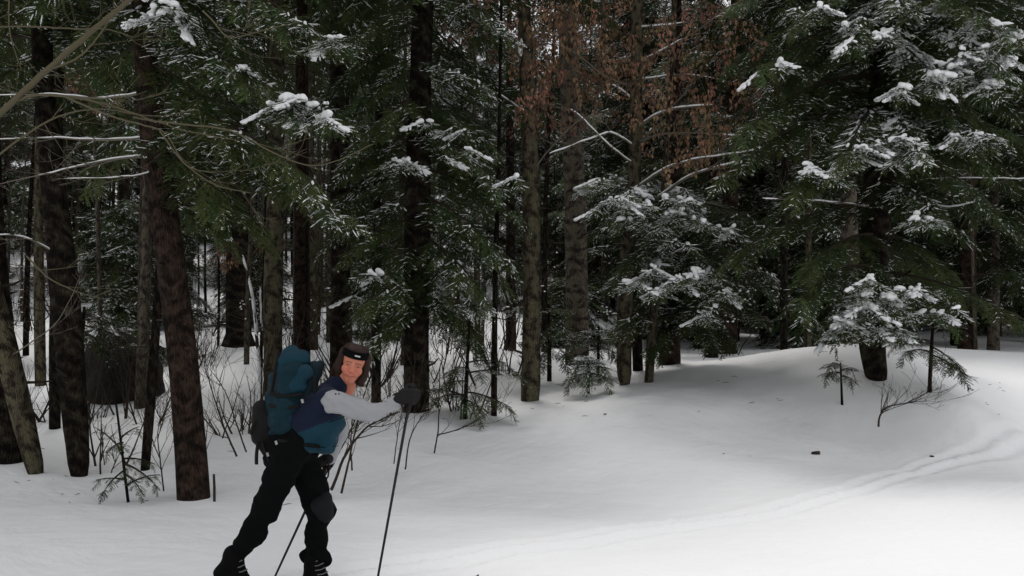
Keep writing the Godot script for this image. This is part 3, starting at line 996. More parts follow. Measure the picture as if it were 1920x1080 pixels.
func build_pack() -> void:
	var o := thing("backpack", "large teal expedition backpack with black lower pouch, worn by the skier", "backpack", W(520, 800, 0.0))
	var teal := cloth(lin(0.0035, 0.019, 0.028))
	var blue := cloth(lin(0.0045, 0.029, 0.046))
	var dark := cloth(lin(0.006, 0.016, 0.022))
	var black := cloth(lin(0.007, 0.007, 0.007))
	soft("main_compartment", [[W(531, 788, 0.09), W(551, 705, 0.09), 0.09, 0.088], [W(529, 790, -0.09), W(551, 702, -0.09), 0.09, 0.088], [W(518, 782, 0.03), W(534, 712, 0.03), 0.092, 0.088], [W(530, 810, 0.05), W(536, 800, -0.05), 0.085, 0.085], [W(556, 690, 0.06), W(560, 690, -0.06), 0.07, 0.07]], 0.011, 0.014, teal, o, 0.045, 4.0)
	soft("lid", [[W(532, 682, 0.09), W(568, 672, 0.09), 0.045, 0.045], [W(532, 682, -0.1), W(568, 672, -0.1), 0.045, 0.045], [W(546, 668, 0.05), W(546, 668, -0.07), 0.056, 0.056], [W(530, 700, 0.09), W(530, 700, -0.09), 0.042, 0.042]], 0.009, 0.012, blue, o, 0.022, 4.0)
	soft("upper_pocket", [[W(550, 722, 0.13), W(572, 698, 0.14), 0.045, 0.045], [W(548, 730, 0.13), W(564, 726, 0.13), 0.04, 0.036]], 0.009, 0.012, blue, o, 0.02, 4.0)
	soft("side_pocket", [[W(528, 768, 0.135), W(534, 796, 0.13), 0.045, 0.05], [W(522, 780, 0.1), W(544, 786, 0.11), 0.055, 0.055]], 0.009, 0.016, cloth(lin(0.005, 0.025, 0.044)), o, 0.007, 2.6)
	soft("back_frame", [[W(589, 690, 0.07), W(568, 780, 0.07), 0.045, 0.05], [W(589, 690, -0.07), W(568, 780, -0.07), 0.045, 0.05], [W(600, 684, 0.0), W(560, 800, 0), 0.03, 0.03]], 0.01, 0.012, dark, o, 0.008, 2.0)
	soft("lower_pouch", [[W(491, 768, 0.05), W(487, 812, 0.05), 0.058, 0.05], [W(491, 768, -0.06), W(487, 820, -0.06), 0.058, 0.05], [W(494, 822, 0.02), W(504, 846, 0.02), 0.055, 0.04], [W(505, 795, 0.02), W(520, 815, 0.0), 0.1, 0.09]], 0.01, 0.012, black, o, 0.014, 2.4)
	for q in [[[508, 738, 0.15], [536, 746, 0.2], [566, 739, 0.16]], [[504, 760, 0.15], [530, 767, 0.215], [560, 762, 0.17]], [[585, 700, 0.13], [597, 735, 0.16], [585, 790, 0.16]], [[522, 656, 0.1], [516, 692, 0.14], [508, 740, 0.14]], [[484, 830, 0.1], [480, 850, 0.1], [481, 871, 0.1]], [[492, 830, 0.11], [503, 860, 0.12], [512, 880, 0.12]], [[478, 790, 0.12], [473, 800, 0.12], [471, 815, 0.12]], [[520, 826, 0.2], [560, 832, 0.2], [600, 838, 0.12]]]:
		var mb := MB.new()
		var pts := PackedVector3Array()
		for p in q: pts.append(W(p[0], p[1], p[2]))
		var sm := PackedVector3Array(); var rad := PackedFloat32Array()
		for i in 9:
			var t := i / 8.0
			sm.append(pts[0].lerp(pts[1], t).lerp(pts[1].lerp(pts[2], t), t)); rad.append(0.011)
		mb.tube(sm, rad, 6, 0.0, null, 1.0, true, 0.4)
		part("strap", mb, black, o)
	for q in [[567, 752, 0.205], [518, 830, 0.2], [502, 852, 0.125], [507, 845, 0.13]]:
		var mb := MB.new()
		mb.box(W(q[0], q[1], q[2]), Basis(Vector3(0, 0, 1), 0.3) * Basis.from_scale(Vector3(0.007, 0.012, 0.004)))
		part("buckle", mb, plain(lin(0.3, 0.3, 0.3), 0.4), o)
# ---------------------------------------------------------------- the woods
func hero(called: String, label: String, category: String, line: Array, d: float, top: float, mat: Material, group := "") -> Array:
	var f := P(line[0][0], line[0][1], d)
	var o := thing(called, label, category, f, group)
	return [o, trunk(o, line, d, minf(top, 11.0), mat)]

func hero_boughs(h: Array, list: Array, tone: float, sp: Sprays, dens := 1.0, size := 0.6) -> void:
	# [x0, y0, d0, x1, y1, d1, snow]
	for q in list:
		var mb := MB.new()
		bough(mb, sp, P(q[0], q[1], q[2]), P(q[3], q[4], q[5]), q[6], dens, tone, size, 0.12)
		part("branch", mb, M.twig, h[0])

func canopy(h: Array, sp: Sprays, y0: float, y1: float, n: int, reach: float, snow: float, tone: float, size := 0.8, dens := 0.7) -> void:
	var mb := MB.new()
	whorls(mb, sp, h[1], y0, minf(y1, 10.7), n, reach, snow, tone, size, dens)
	var me := part("limbs", mb, M.twig, h[0])
	me.set_meta("kind", "stuff")

func mounds(o: Node3D, sp: Sprays, at: Vector3, n: int, spread: Vector3, size: float) -> void:
	var mb := MB.new()
	for i in n:
		var c := at + Vector3(rr(-1, 1) * spread.x, rr(-1, 1) * spread.y, rr(-1, 1) * spread.z)
		var axis := Vector3(rr(-1, 1), rr(-0.35, -0.1), rr(-1, 1)).normalized()
		var balls := []
		for k in 7:
			var t := rr(-1, 1)
			var q := c + axis * t * size * 0.95 + Vector3(rr(-0.3, 0.3), -0.22 * t * t, rr(-0.3, 0.3)) * size
			var r := size * rr(0.16, 0.36) * (1.1 - 0.5 * absf(t))
			balls.append([q, q + axis * size * 0.15, r, r * 0.8])
		nets(mb, balls, 0.017, 0.008, null, 0.03, 1.6)
		for k in 3:
			var a := rr(0, TAU)
			spray(sp, c - Vector3(0, size * 0.3, 0), Vector3(cos(a), -0.35, sin(a)), 0.34, 1.6, 1.1)
	part("snow_clumps", mb, M.clump, o).set_meta("kind", "stuff")

func build_near_trees() -> void:
	var h: Array
	var sp: Sprays
	# --- left: the thick red-brown hemlock whose boughs sweep over the skier
	h = hero("hemlock_tree", "thick reddish-brown hemlock trunk leaning left, left of the skier, with boughs sweeping right", "tree", [[364, 935, 60], [362, 900, 60], [346, 700, 60], [318, 480, 54], [292, 290, 50], [272, 100, 40], [260, -60, 36]], 10.0, 15.0, M.bark_red)
	sp = Sprays.new()
	hero_boughs(h, [[258, -70, 10, 350, 40, 9.2, 1.6], [262, 10, 10, 345, 60, 9.5, 1.2], [268, 60, 10, 475, 150, 9.2, 1.0], [272, 90, 10, 560, 200, 9.0, 1.2], [275, 60, 10, 445, 70, 9.4, 0.8], [280, 150, 10, 460, 290, 9.2, 0.8], [285, 190, 10, 600, 350, 9.0, 0.9],
		[292, 230, 10, 560, 340, 9.4, 0.8], [300, 280, 10, 640, 410, 9.4, 1.0], [290, 250, 10, 430, 400, 9.4, 0.3], [300, 330, 10, 500, 430, 9.8, 0.2], [265, 0, 10, 440, 10, 9.4, 0.8], [262, -40, 10, 540, 60, 9.2, 0.9], [260, -60, 10, 640, 90, 9.2, 1.2],
		[280, 120, 10, 400, 210, 9.5, 0.3], [300, 300, 10, 420, 350, 10.6, 0.2], [300, 240, 10, 520, 270, 10.8, 0.5], [285, 180, 10, 460, 200, 10.6, 0.5], [275, 100, 10, 420, 130, 10.4, 0.4], [310, 380, 10.1, 430, 440, 10.5, 0.2],
		[262, 20, 10, 150, 60, 9.6, 0.6], [268, 80, 10, 190, 140, 10.6, 0.3], [280, 180, 10, 170, 330, 10.8, 0.5], [262, -40, 10, 80, -10, 9.8, 0.8]], 1.15, sp, 1.1, 0.52)
	mounds(h[0], sp, P(300, 24, 9.2), 7, Vector3(0.16, 0.07, 0.12), 0.11)
	mounds(h[0], sp, P(560, 196, 9.0), 8, Vector3(0.22, 0.06, 0.1), 0.085)
	mounds(h[0], sp, P(530, 184, 9.0), 3, Vector3(0.08, 0.03, 0.06), 0.07)
	mounds(h[0], sp, P(605, 212, 9.0), 3, Vector3(0.05, 0.05, 0.05), 0.07)
	mounds(h[0], sp, P(625, 78, 9.2), 4, Vector3(0.09, 0.06, 0.08), 0.08)
	mounds(h[0], sp, P(455, 124, 9.2), 1, Vector3(0.02, 0.01, 0.02), 0.07)
	canopy(h, sp, 6.0, 14.5, 44, 3.6, 0.8, 1.0)
	commit(sp, h[0])
	for q in [[[[268, 259, 10], [180, 262, 9.9], [90, 258, 9.8], [-30, 262, 9.6]], 0.03], [[[270, 293, 10], [200, 300, 9.9], [120, 318, 9.8], [-20, 350, 9.7]], 0.03], [[[262, 176, 10], [180, 184, 10], [90, 176, 9.9], [-40, 180, 9.9]], 0.028], [[[300, 315, 10], [250, 330, 9.8], [120, 335, 9.7]], 0.02]]:
		bare_branch(h[0], q[0], q[1], 0.006, M.twig_grey, 0.003, 6, "dead_branch", 0.35)
	# --- the dark trunk left of it
	h = hero("spruce_tree", "dark trunk tapering to a point in the snow, second big trunk from the left edge", "tree", [[150, 896, 22], [149, 860, 40], [143, 800, 47], [122, 560, 52], [100, 350, 46], [82, 150, 40], [74, -50, 36]], 11.3, 15.0, M.bark_dark)
	sp = Sprays.new()
	hero_boughs(h, [[80, 110, 11.3, -60, 190, 10.6, 0.4], [80, 40, 11.3, 230, 130, 10.8, 0.6], [84, 150, 11.3, 200, 250, 11.5, 0.5], [76, 0, 11.3, -40, 60, 10.7, 0.5], [78, 20, 11.3, 180, 40, 10.6, 0.7], [75, -20, 11.3, 10, 10, 10.5, 0.5]], 0.9, sp)
	canopy(h, sp, 6.0, 14.5, 40, 3.0, 0.6, 0.9)
	commit(sp, h[0])
	bare_branch(h[0], [[112, 480, 11.3], [60, 450, 11], [10, 440, 10.8], [-40, 446, 10.7]], 0.022, 0.006, M.twig_grey, 0.006, 3)
	# --- far left: leaning mossy trunk and the dark one behind it
	h = hero("maple_tree", "mossy trunk leaning left at the left edge, narrow at its foot", "tree", [[68, 890, 20], [62, 860, 34], [44, 790, 42], [16, 670, 44], [-20, 540, 44], [-80, 350, 46], [-150, 120, 42]], 11.4, 13.0, M.bark_moss)
	bare_branch(h[0], [[18, 670, 11.4], [60, 640, 11], [110, 600, 10.8], [150, 520, 10.7]], 0.018, 0.005, M.twig_grey, 0.0, 4)
	h = hero("spruce_tree", "dark broad trunk cut by the left edge, behind the leaning mossy trunk", "tree", [[14, 864, 66], [6, 780, 60], [-4, 640, 56], [-20, 400, 50]], 12.0, 14.0, M.bark_dark)
	sp = Sprays.new()
	canopy(h, sp, 5.0, 13.5, 34, 3.0, 0.6, 0.9)
	commit(sp, h[0])
	h = hero("young_beech", "thin young beech holding rust leaves, left of the thick reddish trunk's upper half", "tree", [[190, 700, 9], [186, 500, 8], [180, 300, 7], [172, 120, 5]], 15.6, 6.5, M.bark_grey)
	leaf_tree(h, [[165, 130, 15.4, 70, 40, 45], [190, 210, 15.4, 50, 40, 12]])
	h = hero("young_beech", "thin young beech holding rust leaves, behind and left of the backpack", "tree", [[462, 700, 10], [464, 560, 9], [470, 440, 7], [478, 300, 5]], 18.5, 6.0, M.bark_grey)
	leaf_tree(h, [[500, 450, 18.0, 40, 40, 30], [425, 475, 18.2, 35, 25, 20], [470, 380, 18.2, 60, 40, 14]])
	# --- thin stems on the left
	for q in [["slim dark stem standing just left of the tapering trunk's foot", [[103, 803, 20], [103, 640, 20], [108, 400, 17], [112, 150, 14]], 13.6, "bark_dark"],
			["thin black stem leaning right, close on the left of the thick reddish trunk", [[272, 882, 17], [283, 740, 17], [293, 600, 15], [304, 420, 13], [318, 200, 10]], 11.5, "bark_dark"],
			["pale thin trunk right of the dark boulder", [[262, 768, 20], [267, 660, 21], [272, 560, 19], [278, 300, 16]], 14.8, "bark_grey"],
			["pale thin stem between the left edge and the tapering trunk", [[76, 725, 20], [74, 600, 19], [72, 420, 17]], 17.0, "bark_moss"],
			["slim mossy-brown stem right behind the skier's backpack", [[513, 738, 36], [512, 560, 36], [516, 400, 34], [518, 200, 30]], 15.0, "bark_moss"],
			["reddish-brown trunk seen over the top of the backpack", [[566, 712, 32], [566, 560, 30], [566, 400, 27], [566, 200, 24]], 16.0, "bark_red"],
			["brown trunk rising straight behind the skier's head", [[640, 762, 46], [640, 600, 43], [638, 400, 40], [636, 100, 34]], 14.6, "bark_dark"],
			["thin brown stem between the skier's head and the big dark trunk", [[705, 758, 20], [706, 600, 19], [708, 400, 17], [712, 100, 13]], 14.0, "bark_dark"],
			["broad dark trunk far back, midway between the reddish trunk and the backpack", [[446, 612, 48], [446, 520, 46], [444, 300, 42], [440, 0, 36]], 22.0, "bark_dark"],
			["dark trunk far back on the snow slope, left of the mossy grey trunk", [[958, 657, 20], [958, 560, 19], [956, 300, 17]], 22.0, "bark_dark"],
			["thin pale olive stem on the snow slope right of the big dark trunk", [[897, 690, 13], [895, 590, 13], [893, 400, 11], [890, 200, 8]], 18.5, "bark_moss"],
			["thin black stem among the low hemlock sprays, left of the mossy grey trunk", [[926, 772, 11], [927, 640, 10], [929, 500, 9], [935, 300, 6]], 13.0, "bark_dark"],
			["dark stem just right of the green mossy trunk", [[1196, 697, 20], [1193, 600, 19], [1192, 450, 16]], 15.6, "bark_dark"],
			["short grey-green stem, right one of the clump of three on the bank", [[1216, 719, 15], [1222, 640, 17], [1232, 500, 15], [1246, 330, 12], [1262, 100, 9]], 14.4, "bark_moss"],
			["dark trunk under the snow-covered boughs in the middle right", [[1334, 652, 26], [1334, 560, 24], [1336, 300, 20]], 21.0, "bark_dark"],
			["tall grey trunk close behind the dark tree on the mound", [[1597, 668, 34], [1596, 540, 32], [1590, 340, 29], [1582, 60, 24]], 17.0, "bark_grey"],
			["narrow dark trunk in the shade left of the mound", [[1470, 660, 15], [1470, 560, 14], [1472, 200, 11]], 20.0, "bark_dark"],
			["thin olive pole in the shade between the mound and the narrow dark trunk", [[1514, 655, 12], [1515, 560, 11], [1518, 250, 8]], 19.0, "bark_moss"]]:
		h = hero("tree", q[0], "tree", q[1], q[2], 11.0, M[q[3]])
		sp = Sprays.new()
		if q[2] < 20.0: canopy(h, sp, rr(7.2, 7.8), 10.8, 9, 1.5, 0.6, 0.9)
		commit(sp, h[0])
		var base: Vector3 = h[1][1]
		for i in 9:
			var mb := MB.new()
			var p := at_height(h[1], base.y + rr(1.2, 5.0))
			var a := rr(0, TAU)
			twig(mb, p, Vector3(cos(a), rr(-0.3, 0.25), sin(a)).normalized(), rr(0.4, 1.1), 0.008, 2)
			part("dead_branch", mb, M.twig, h[0])
	# --- the big dark trunk beside the raised hand
	h = hero("hemlock_tree", "big dark trunk directly behind the skier's raised hand", "tree", [[780, 770, 54], [780, 600, 50], [783, 400, 48], [788, 200, 44], [794, 0, 40]], 13.2, 15.0, M.bark_dark)
	sp = Sprays.new()
	var list := []
	for i in 26:
		var y := -60.0 + i * 25.0
		var w := rr(120, 190) * (1.0 if y < 420 else 0.8)
		list.append([785, y, 13.2, 785 + w, y + rr(40, 130), 13.2 + rr(-1.3, 1.0), rr(0.4, 1.3)])
		list.append([783, y - 12, 13.2, 783 - w * rr(0.8, 1.1), y + rr(30, 120), 13.2 + rr(-1.3, 1.0), rr(0.3, 1.0)])
	hero_boughs(h, list, 0.95, sp, 1.0, 0.5)
	for q in [[752, 302, 12.3, 4, 0.1], [822, 291, 12.3, 1, 0.08], [800, 232, 12.4, 2, 0.07], [858, 245, 12.3, 2, 0.06], [868, 285, 12.2, 2, 0.06], [960, 325, 12.4, 1, 0.06], [650, 548, 12.5, 2, 0.05], [700, 505, 12.4, 2, 0.05]]:
		mounds(h[0], sp, P(q[0], q[1], q[2]), q[3], Vector3(0.09, 0.04, 0.08), q[4])
	canopy(h, sp, 6.2, 14.5, 30, 2.2, 0.8, 0.9)
	commit(sp, h[0])
	# --- two grey-brown trunks in the middle
	h = hero("maple_tree", "mossy grey-brown trunk with its foot on the bank edge, in the middle of the view", "tree", [[994, 757, 32], [996, 720, 37], [997, 600, 36], [998, 480, 35], [994, 300, 34], [986, 100, 30], [980, -50, 28]], 14.0, 14.0, M.bark_moss)
	bare_branch(h[0], [[990, 215, 14], [940, 180, 13.6], [900, 160, 13.4]], 0.03, 0.01, M.twig_grey, 0.01, 4)
	bare_branch(h[0], [[992, 330, 14], [1030, 280, 13.8], [1080, 230, 13.5], [1120, 215, 13.4]], 0.025, 0.008, M.twig_grey, 0.0, 4)
	var pm := MB.new()
	pm.blob(P(976, 88, 13.83), Basis.from_scale(Vector3(0.035, 0.11, 0.03)), 8, 10, 0.5, fine, 14.0)
	part("snow_patch", pm, M.clump, h[0])
	leaf_tree(h, [[990, 40, 13.5, 120, 110, 110], [1000, 180, 13.6, 40, 60, 30], [985, 230, 13.8, 25, 30, 12]])
	h = hero("maple_tree", "tall straight brown-grey trunk behind the small round hemlock bush", "tree", [[1082, 685, 46], [1081, 560, 42], [1078, 350, 39], [1068, 150, 37], [1060, -20, 34]], 17.0, 15.0, M.bark_grey)
	leaf_tree(h, [[1068, 60, 16.2, 130, 130, 120], [900, 20, 15.5, 80, 60, 60], [1010, 130, 15.5, 60, 120, 60]])
	# --- the beech with bare limbs and rust leaves
	h = hero("beech_tree", "slender green-mossed beech with pale bare limbs and rust-brown leaves", "tree", [[1171, 722, 12], [1170, 690, 26], [1171, 620, 29], [1176, 480, 28], [1190, 330, 27], [1193, 150, 25], [1196, -30, 22]], 14.4, 13.0, M.bark_moss)
	for q in [[[[1194, 240, 14.4], [1230, 216, 14.0], [1270, 203, 13.7], [1335, 197, 13.2]], 0.045, 0.016], [[[1194, 268, 14.4], [1240, 252, 14], [1320, 250, 13.6], [1400, 256, 13.2]], 0.035, 0.01], [[[1196, 352, 14.4], [1245, 318, 13.9], [1300, 300, 13.5], [1425, 280, 12.9]], 0.045, 0.014],
			[[[1232, 372, 14.2], [1290, 332, 13.6], [1350, 312, 13.2], [1440, 292, 12.8]], 0.045, 0.014], [[[1190, 275, 14.4], [1150, 250, 14.1], [1120, 255, 14], [1030, 288, 13.6]], 0.03, 0.008], [[[1188, 308, 14.4], [1140, 270, 14], [1090, 220, 13.8], [1070, 205, 13.7]], 0.028, 0.008],
			[[[1196, 118, 14.4], [1250, 90, 14], [1310, 55, 13.6], [1370, 10, 13.3]], 0.03, 0.01], [[[1197, 52, 14.4], [1240, 48, 14.1], [1320, 38, 13.7]], 0.035, 0.01], [[[1190, 165, 14.4], [1130, 140, 14.1], [1080, 100, 13.8], [1010, 70, 13.6]], 0.03, 0.008], [[[1190, 190, 14.4], [1150, 160, 14.8], [1100, 165, 15]], 0.025, 0.008], [[[1197, 150, 14.4], [1280, 140, 14.6], [1360, 150, 14.4]], 0.028, 0.008]]:
		bare_branch(h[0], q[0], q[1], q[2], M.twig_grey, 0.007, 6, "branch", 0.5)
	leaf_tree(h, [[1200, 60, 14.0, 210, 130, 220], [1330, 140, 13.6, 120, 140, 170], [1060, 120, 13.6, 100, 120, 80], [1290, 300, 13.4, 100, 40, 40], [1120, 90, 14.4, 100, 90, 70], [1250, 210, 14.2, 80, 40, 40], [1320, 230, 13.6, 60, 40, 30], [1170, 150, 14.4, 60, 80, 40]])
	# --- the hemlock holding the heavy snow in the middle right
	h = hero("hemlock_tree", "young hemlock with heavy snow clumps on its low boughs, right of the green mossy beech", "tree", [[1256, 683, 38], [1256, 600, 34], [1260, 400, 30], [1266, 200, 24]], 16.0, 12.0, M.bark_red)
	sp = Sprays.new()
	list = []
	for i in 15:
		var y := 380.0 + i * 16.0
		list.append([1260, y - 10, 16, 1260 + rr(60, 190), y + rr(20, 60), rr(13.2, 15), rr(0.4, 1.1)])
		if i % 2 == 0: list.append([1260, y - 10, 16, 1260 - rr(30, 120), y + rr(20, 50), rr(13.2, 15), rr(0.4, 1.0)])
	list.append_array([[1258, 350, 16, 1090, 350, 13.6, 1.6], [1258, 360, 16, 1160, 375, 13.4, 2.0], [1258, 370, 16, 1300, 390, 13, 2.0], [1258, 440, 16, 1230, 515, 13.4, 2.0], [1258, 470, 16, 1370, 545, 13.2, 2.0]])
	hero_boughs(h, list, 0.95, sp, 1.0, 0.5)
	for q in [[1160, 372, 4, 0.07], [1190, 385, 4, 0.06], [1128, 385, 2, 0.06], [1222, 380, 3, 0.06], [1250, 371, 2, 0.08], [1282, 375, 4, 0.08], [1262, 398, 6, 0.1], [1308, 410, 3, 0.08], [1328, 416, 2, 0.08], [1238, 424, 4, 0.07], [1168, 404, 2, 0.07], [1195, 410, 2, 0.06], [1225, 503, 5, 0.09], [1190, 525, 3, 0.07], [1246, 526, 3, 0.08], [1284, 522, 5, 0.09], [1308, 508, 3, 0.07], [1281, 455, 2, 0.07], [1360, 428, 3, 0.07], [1355, 548, 5, 0.08], [1330, 582, 3, 0.08], [1238, 548, 2, 0.06]]:
		mounds(h[0], sp, P(q[0], q[1], 13.0), q[2], Vector3(0.09, 0.06, 0.12), q[3])
	canopy(h, sp, 7.6, 11.6, 14, 1.4, 0.9, 0.9)
	commit(sp, h[0])
	# --- the dark tree on the mound
	h = hero("hemlock_tree", "dark-trunked hemlock standing on the snow mound at the right, boughs heavy with snow", "tree", [[1646, 720, 26], [1640, 690, 46], [1635, 650, 52], [1635, 560, 52], [1648, 300, 50], [1658, 0, 46]], 13.8, 16.0, M.bark_dark)
	sp = Sprays.new()
	list = []
	for i in 32:
		var y := -60.0 + i * 20.0
		if y < 380.0 or i % 2 == 0: list.append([1650, y - 30, 13.8, 1650 + rr(110, 300), y + rr(10, 110), rr(11.6, 14.6), rr(0.0, 0.55)])
		if y < 240.0 or i % 3 == 0: list.append([1645, y - 40, 13.8, 1645 - rr(110, 310), y + rr(10, 110), rr(11.6, 14.6), rr(0.0, 0.55)])
	list.append_array([[1655, 20, 13.8, 1880, 130, 11.6, 2.0], [1655, 60, 13.8, 1770, 160, 11.8, 2.0], [1655, 10, 13.8, 1900, 60, 11.6, 1.6], [1640, 200, 13.8, 1580, 300, 11.6, 1.5], [1645, 220, 13.8, 1720, 280, 11.6, 1.8], [1655, 220, 13.8, 1860, 262, 11.8, 1.6],
		[1650, 10, 13.8, 1480, 20, 12, 1.3], [1650, 20, 13.8, 1600, 80, 11.6, 1.6], [1645, 60, 13.8, 1420, 140, 12, 1.3], [1650, 0, 13.8, 1700, 20, 11.6, 1.6], [1640, 480, 13.8, 1600, 600, 12.6, 1.8], [1640, 500, 13.8, 1690, 600, 12.4, 1.8], [1640, 520, 13.8, 1570, 625, 13, 1.6], [1640, 510, 13.8, 1780, 590, 12.8, 1.3], [1642, 340, 13.8, 1760, 400, 12, 1.2]])
	hero_boughs(h, list, 0.95, sp, 0.95, 0.56)
	for q in [[1815, 100, 5, 0.1], [1785, 120, 4, 0.1], [1760, 145, 4, 0.09], [1838, 92, 3, 0.09], [1870, 128, 3, 0.1], [1850, 112, 3, 0.08], [1880, 105, 3, 0.08], [1800, 145, 4, 0.08], [1855, 155, 3, 0.08], [1700, 160, 4, 0.07], [1820, 45, 4, 0.08], [1900, 60, 3, 0.08], [1650, 62, 4, 0.08], [1665, 58, 3, 0.07], [1600, 80, 2, 0.07], [1588, 53, 2, 0.08], [1545, 14, 3, 0.08], [1455, 122, 2, 0.06],
			[1610, 282, 5, 0.09], [1640, 270, 5, 0.09], [1665, 260, 4, 0.09], [1690, 258, 4, 0.08], [1710, 286, 4, 0.08], [1680, 292, 2, 0.07], [1530, 309, 3, 0.08], [1570, 322, 3, 0.08], [1800, 258, 3, 0.07], [1820, 258, 3, 0.08], [1845, 260, 3, 0.06], [1735, 405, 4, 0.06], [1712, 413, 2, 0.06],
			[1628, 525, 3, 0.1], [1622, 548, 4, 0.1], [1616, 570, 5, 0.1], [1640, 578, 2, 0.07], [1675, 560, 5, 0.1], [1588, 608, 3, 0.08], [1575, 600, 2, 0.06], [1630, 612, 2, 0.07], [1660, 612, 4, 0.08], [1696, 618, 3, 0.06], [1700, 545, 2, 0.06], [1725, 535, 2, 0.07], [1742, 580, 2, 0.06], [1774, 580, 2, 0.07]]:
		mounds(h[0], sp, P(q[0], q[1], 11.9), q[2], Vector3(0.07, 0.05, 0.1), q[3])
	canopy(h, sp, 6.0, 15.5, 40, 2.9, 0.8, 0.7)
	commit(sp, h[0])
	bare_branch(h[0], [[1640, 388, 13.8], [1570, 380, 13.2], [1500, 374, 12.8], [1430, 372, 12.4]], 0.025, 0.008, M.twig_grey, 0.007, 3, "dead_branch")
	bare_branch(h[0], [[1660, 375, 13.8], [1720, 380, 13.2], [1780, 388, 12.8], [1830, 378, 12.4]], 0.028, 0.008, M.twig_grey, 0.008, 4, "dead_branch")
	bare_branch(h[0], [[1660, 350, 13.8], [1740, 336, 13.4], [1840, 334, 13], [1960, 336, 12.6]], 0.02, 0.008, M.twig_grey, 0.004, 3, "dead_branch")
	# --- bare grey limb reaching in at the upper left
	h = hero("bare_tree", "olive bare tree off the left edge, its long limb crossing the upper left", "tree", [[-330, 1010, 40], [-310, 800, 36], [-290, 500, 32], [-280, 300, 28]], 7.6, 7.0, M.bark_moss)
	bare_branch(h[0], [[-290, 480, 7.6], [-120, 330, 7.4], [0, 213, 7.2], [90, 130, 7.1], [180, 52, 7.0], [250, -6, 6.9], [330, -70, 6.8]], 0.052, 0.03, M.twig_olive, 0.0, 0, "limb")
	for q in [[[[30, 190, 7.2], [70, 178, 7.1], [150, 185, 7.0], [230, 205, 6.9], [330, 240, 6.8], [450, 265, 6.7]], 0.022], [[[95, 130, 7.1], [150, 105, 7], [190, 60, 6.9], [215, 20, 6.9]], 0.016], [[[120, 180, 7.0], [200, 215, 6.9], [270, 235, 6.8], [310, 250, 6.8], [350, 310, 6.7], [410, 325, 6.7]], 0.015], [[[-40, 320, 7.2], [60, 245, 7.1], [120, 215, 7], [190, 205, 7], [290, 218, 6.9], [370, 205, 6.9]], 0.016],
			[[[-60, 50, 7.2], [60, 50, 7.1], [140, 54, 7.0], [200, 55, 6.9], [250, 70, 6.9]], 0.014], [[[250, 220, 6.9], [310, 230, 6.8], [430, 245, 6.7], [520, 290, 6.7], [600, 310, 6.6], [700, 270, 6.6]], 0.014], [[[380, 20, 6.8], [400, 40, 6.8], [430, 70, 6.7], [480, 60, 6.7], [560, 40, 6.6]], 0.014], [[[17, 0, 7.1], [18, 60, 7.1], [40, 130, 7.1]], 0.012], [[[50, 480, 7.3], [90, 520, 7.2], [140, 545, 7.2], [190, 560, 7.1]], 0.014], [[[300, 245, 6.8], [340, 300, 6.8], [400, 345, 6.7], [470, 362, 6.7]], 0.012]]:
		bare_branch(h[0], q[0], q[1], 0.005, M.twig_olive, 0.0, 3, "branch", 0.4)

func leaf_tree(h: Array, spots: Array) -> void:
	var at := []
	var tint := []
	for q in spots:
		for i in int(q[5] * 0.62):
			var a := rr(0, TAU); var r := sqrt(rng.randf())
			var p := P(q[0] + cos(a) * r * q[3], q[1] + sin(a) * r * q[4], q[2] + rr(-1.2, 1.2))
			var s := rr(0.6, 1.05)
			at.append(Transform3D(Basis(Vector3.UP, rr(0, TAU)).scaled(Vector3(s, s, s)), p))
			var g := rr(0.35, 1.35)
			tint.append(Color(0.19 * g, 0.105 * g * rr(0.8, 1.25), 0.058 * g))
	copies("rust_leaves", LEAF_CLUSTER, at, tint, h[0])
	if h[0].has_node("rust_leaves"):
		h[0].get_node("rust_leaves").set_meta("label", "rust-brown dead leaves")

# ---------------------------------------------------------------- saplings, brush, boulder, cones
func sapling(label: String, line: Array, d: float, list: Array, tone: float, size: float, category := "sapling") -> void:
	var h := hero("hemlock_sapling", label, category, line, d, 0.0, M.bark_dark)
	var sp := Sprays.new()
	hero_boughs(h, list, tone, sp, 1.4, size)
	commit(sp, h[0])

func brush(label: String, at: Vector3, stems: Array, d: float, mat: Material, category := "shrub") -> void:
	var o := thing("bare_shrub", label, category, at)
	for s in stems:
		var line := []
		for q in s[0]: line.append([q[0], q[1], d + (q[2] if q.size() > 2 else 0.0)])
		bare_branch(o, line, s[1] * 1.25, s[2] * 1.4, mat, s[4] if s.size() > 4 else 0.0, s[3] * 2, "stem", 0.45)

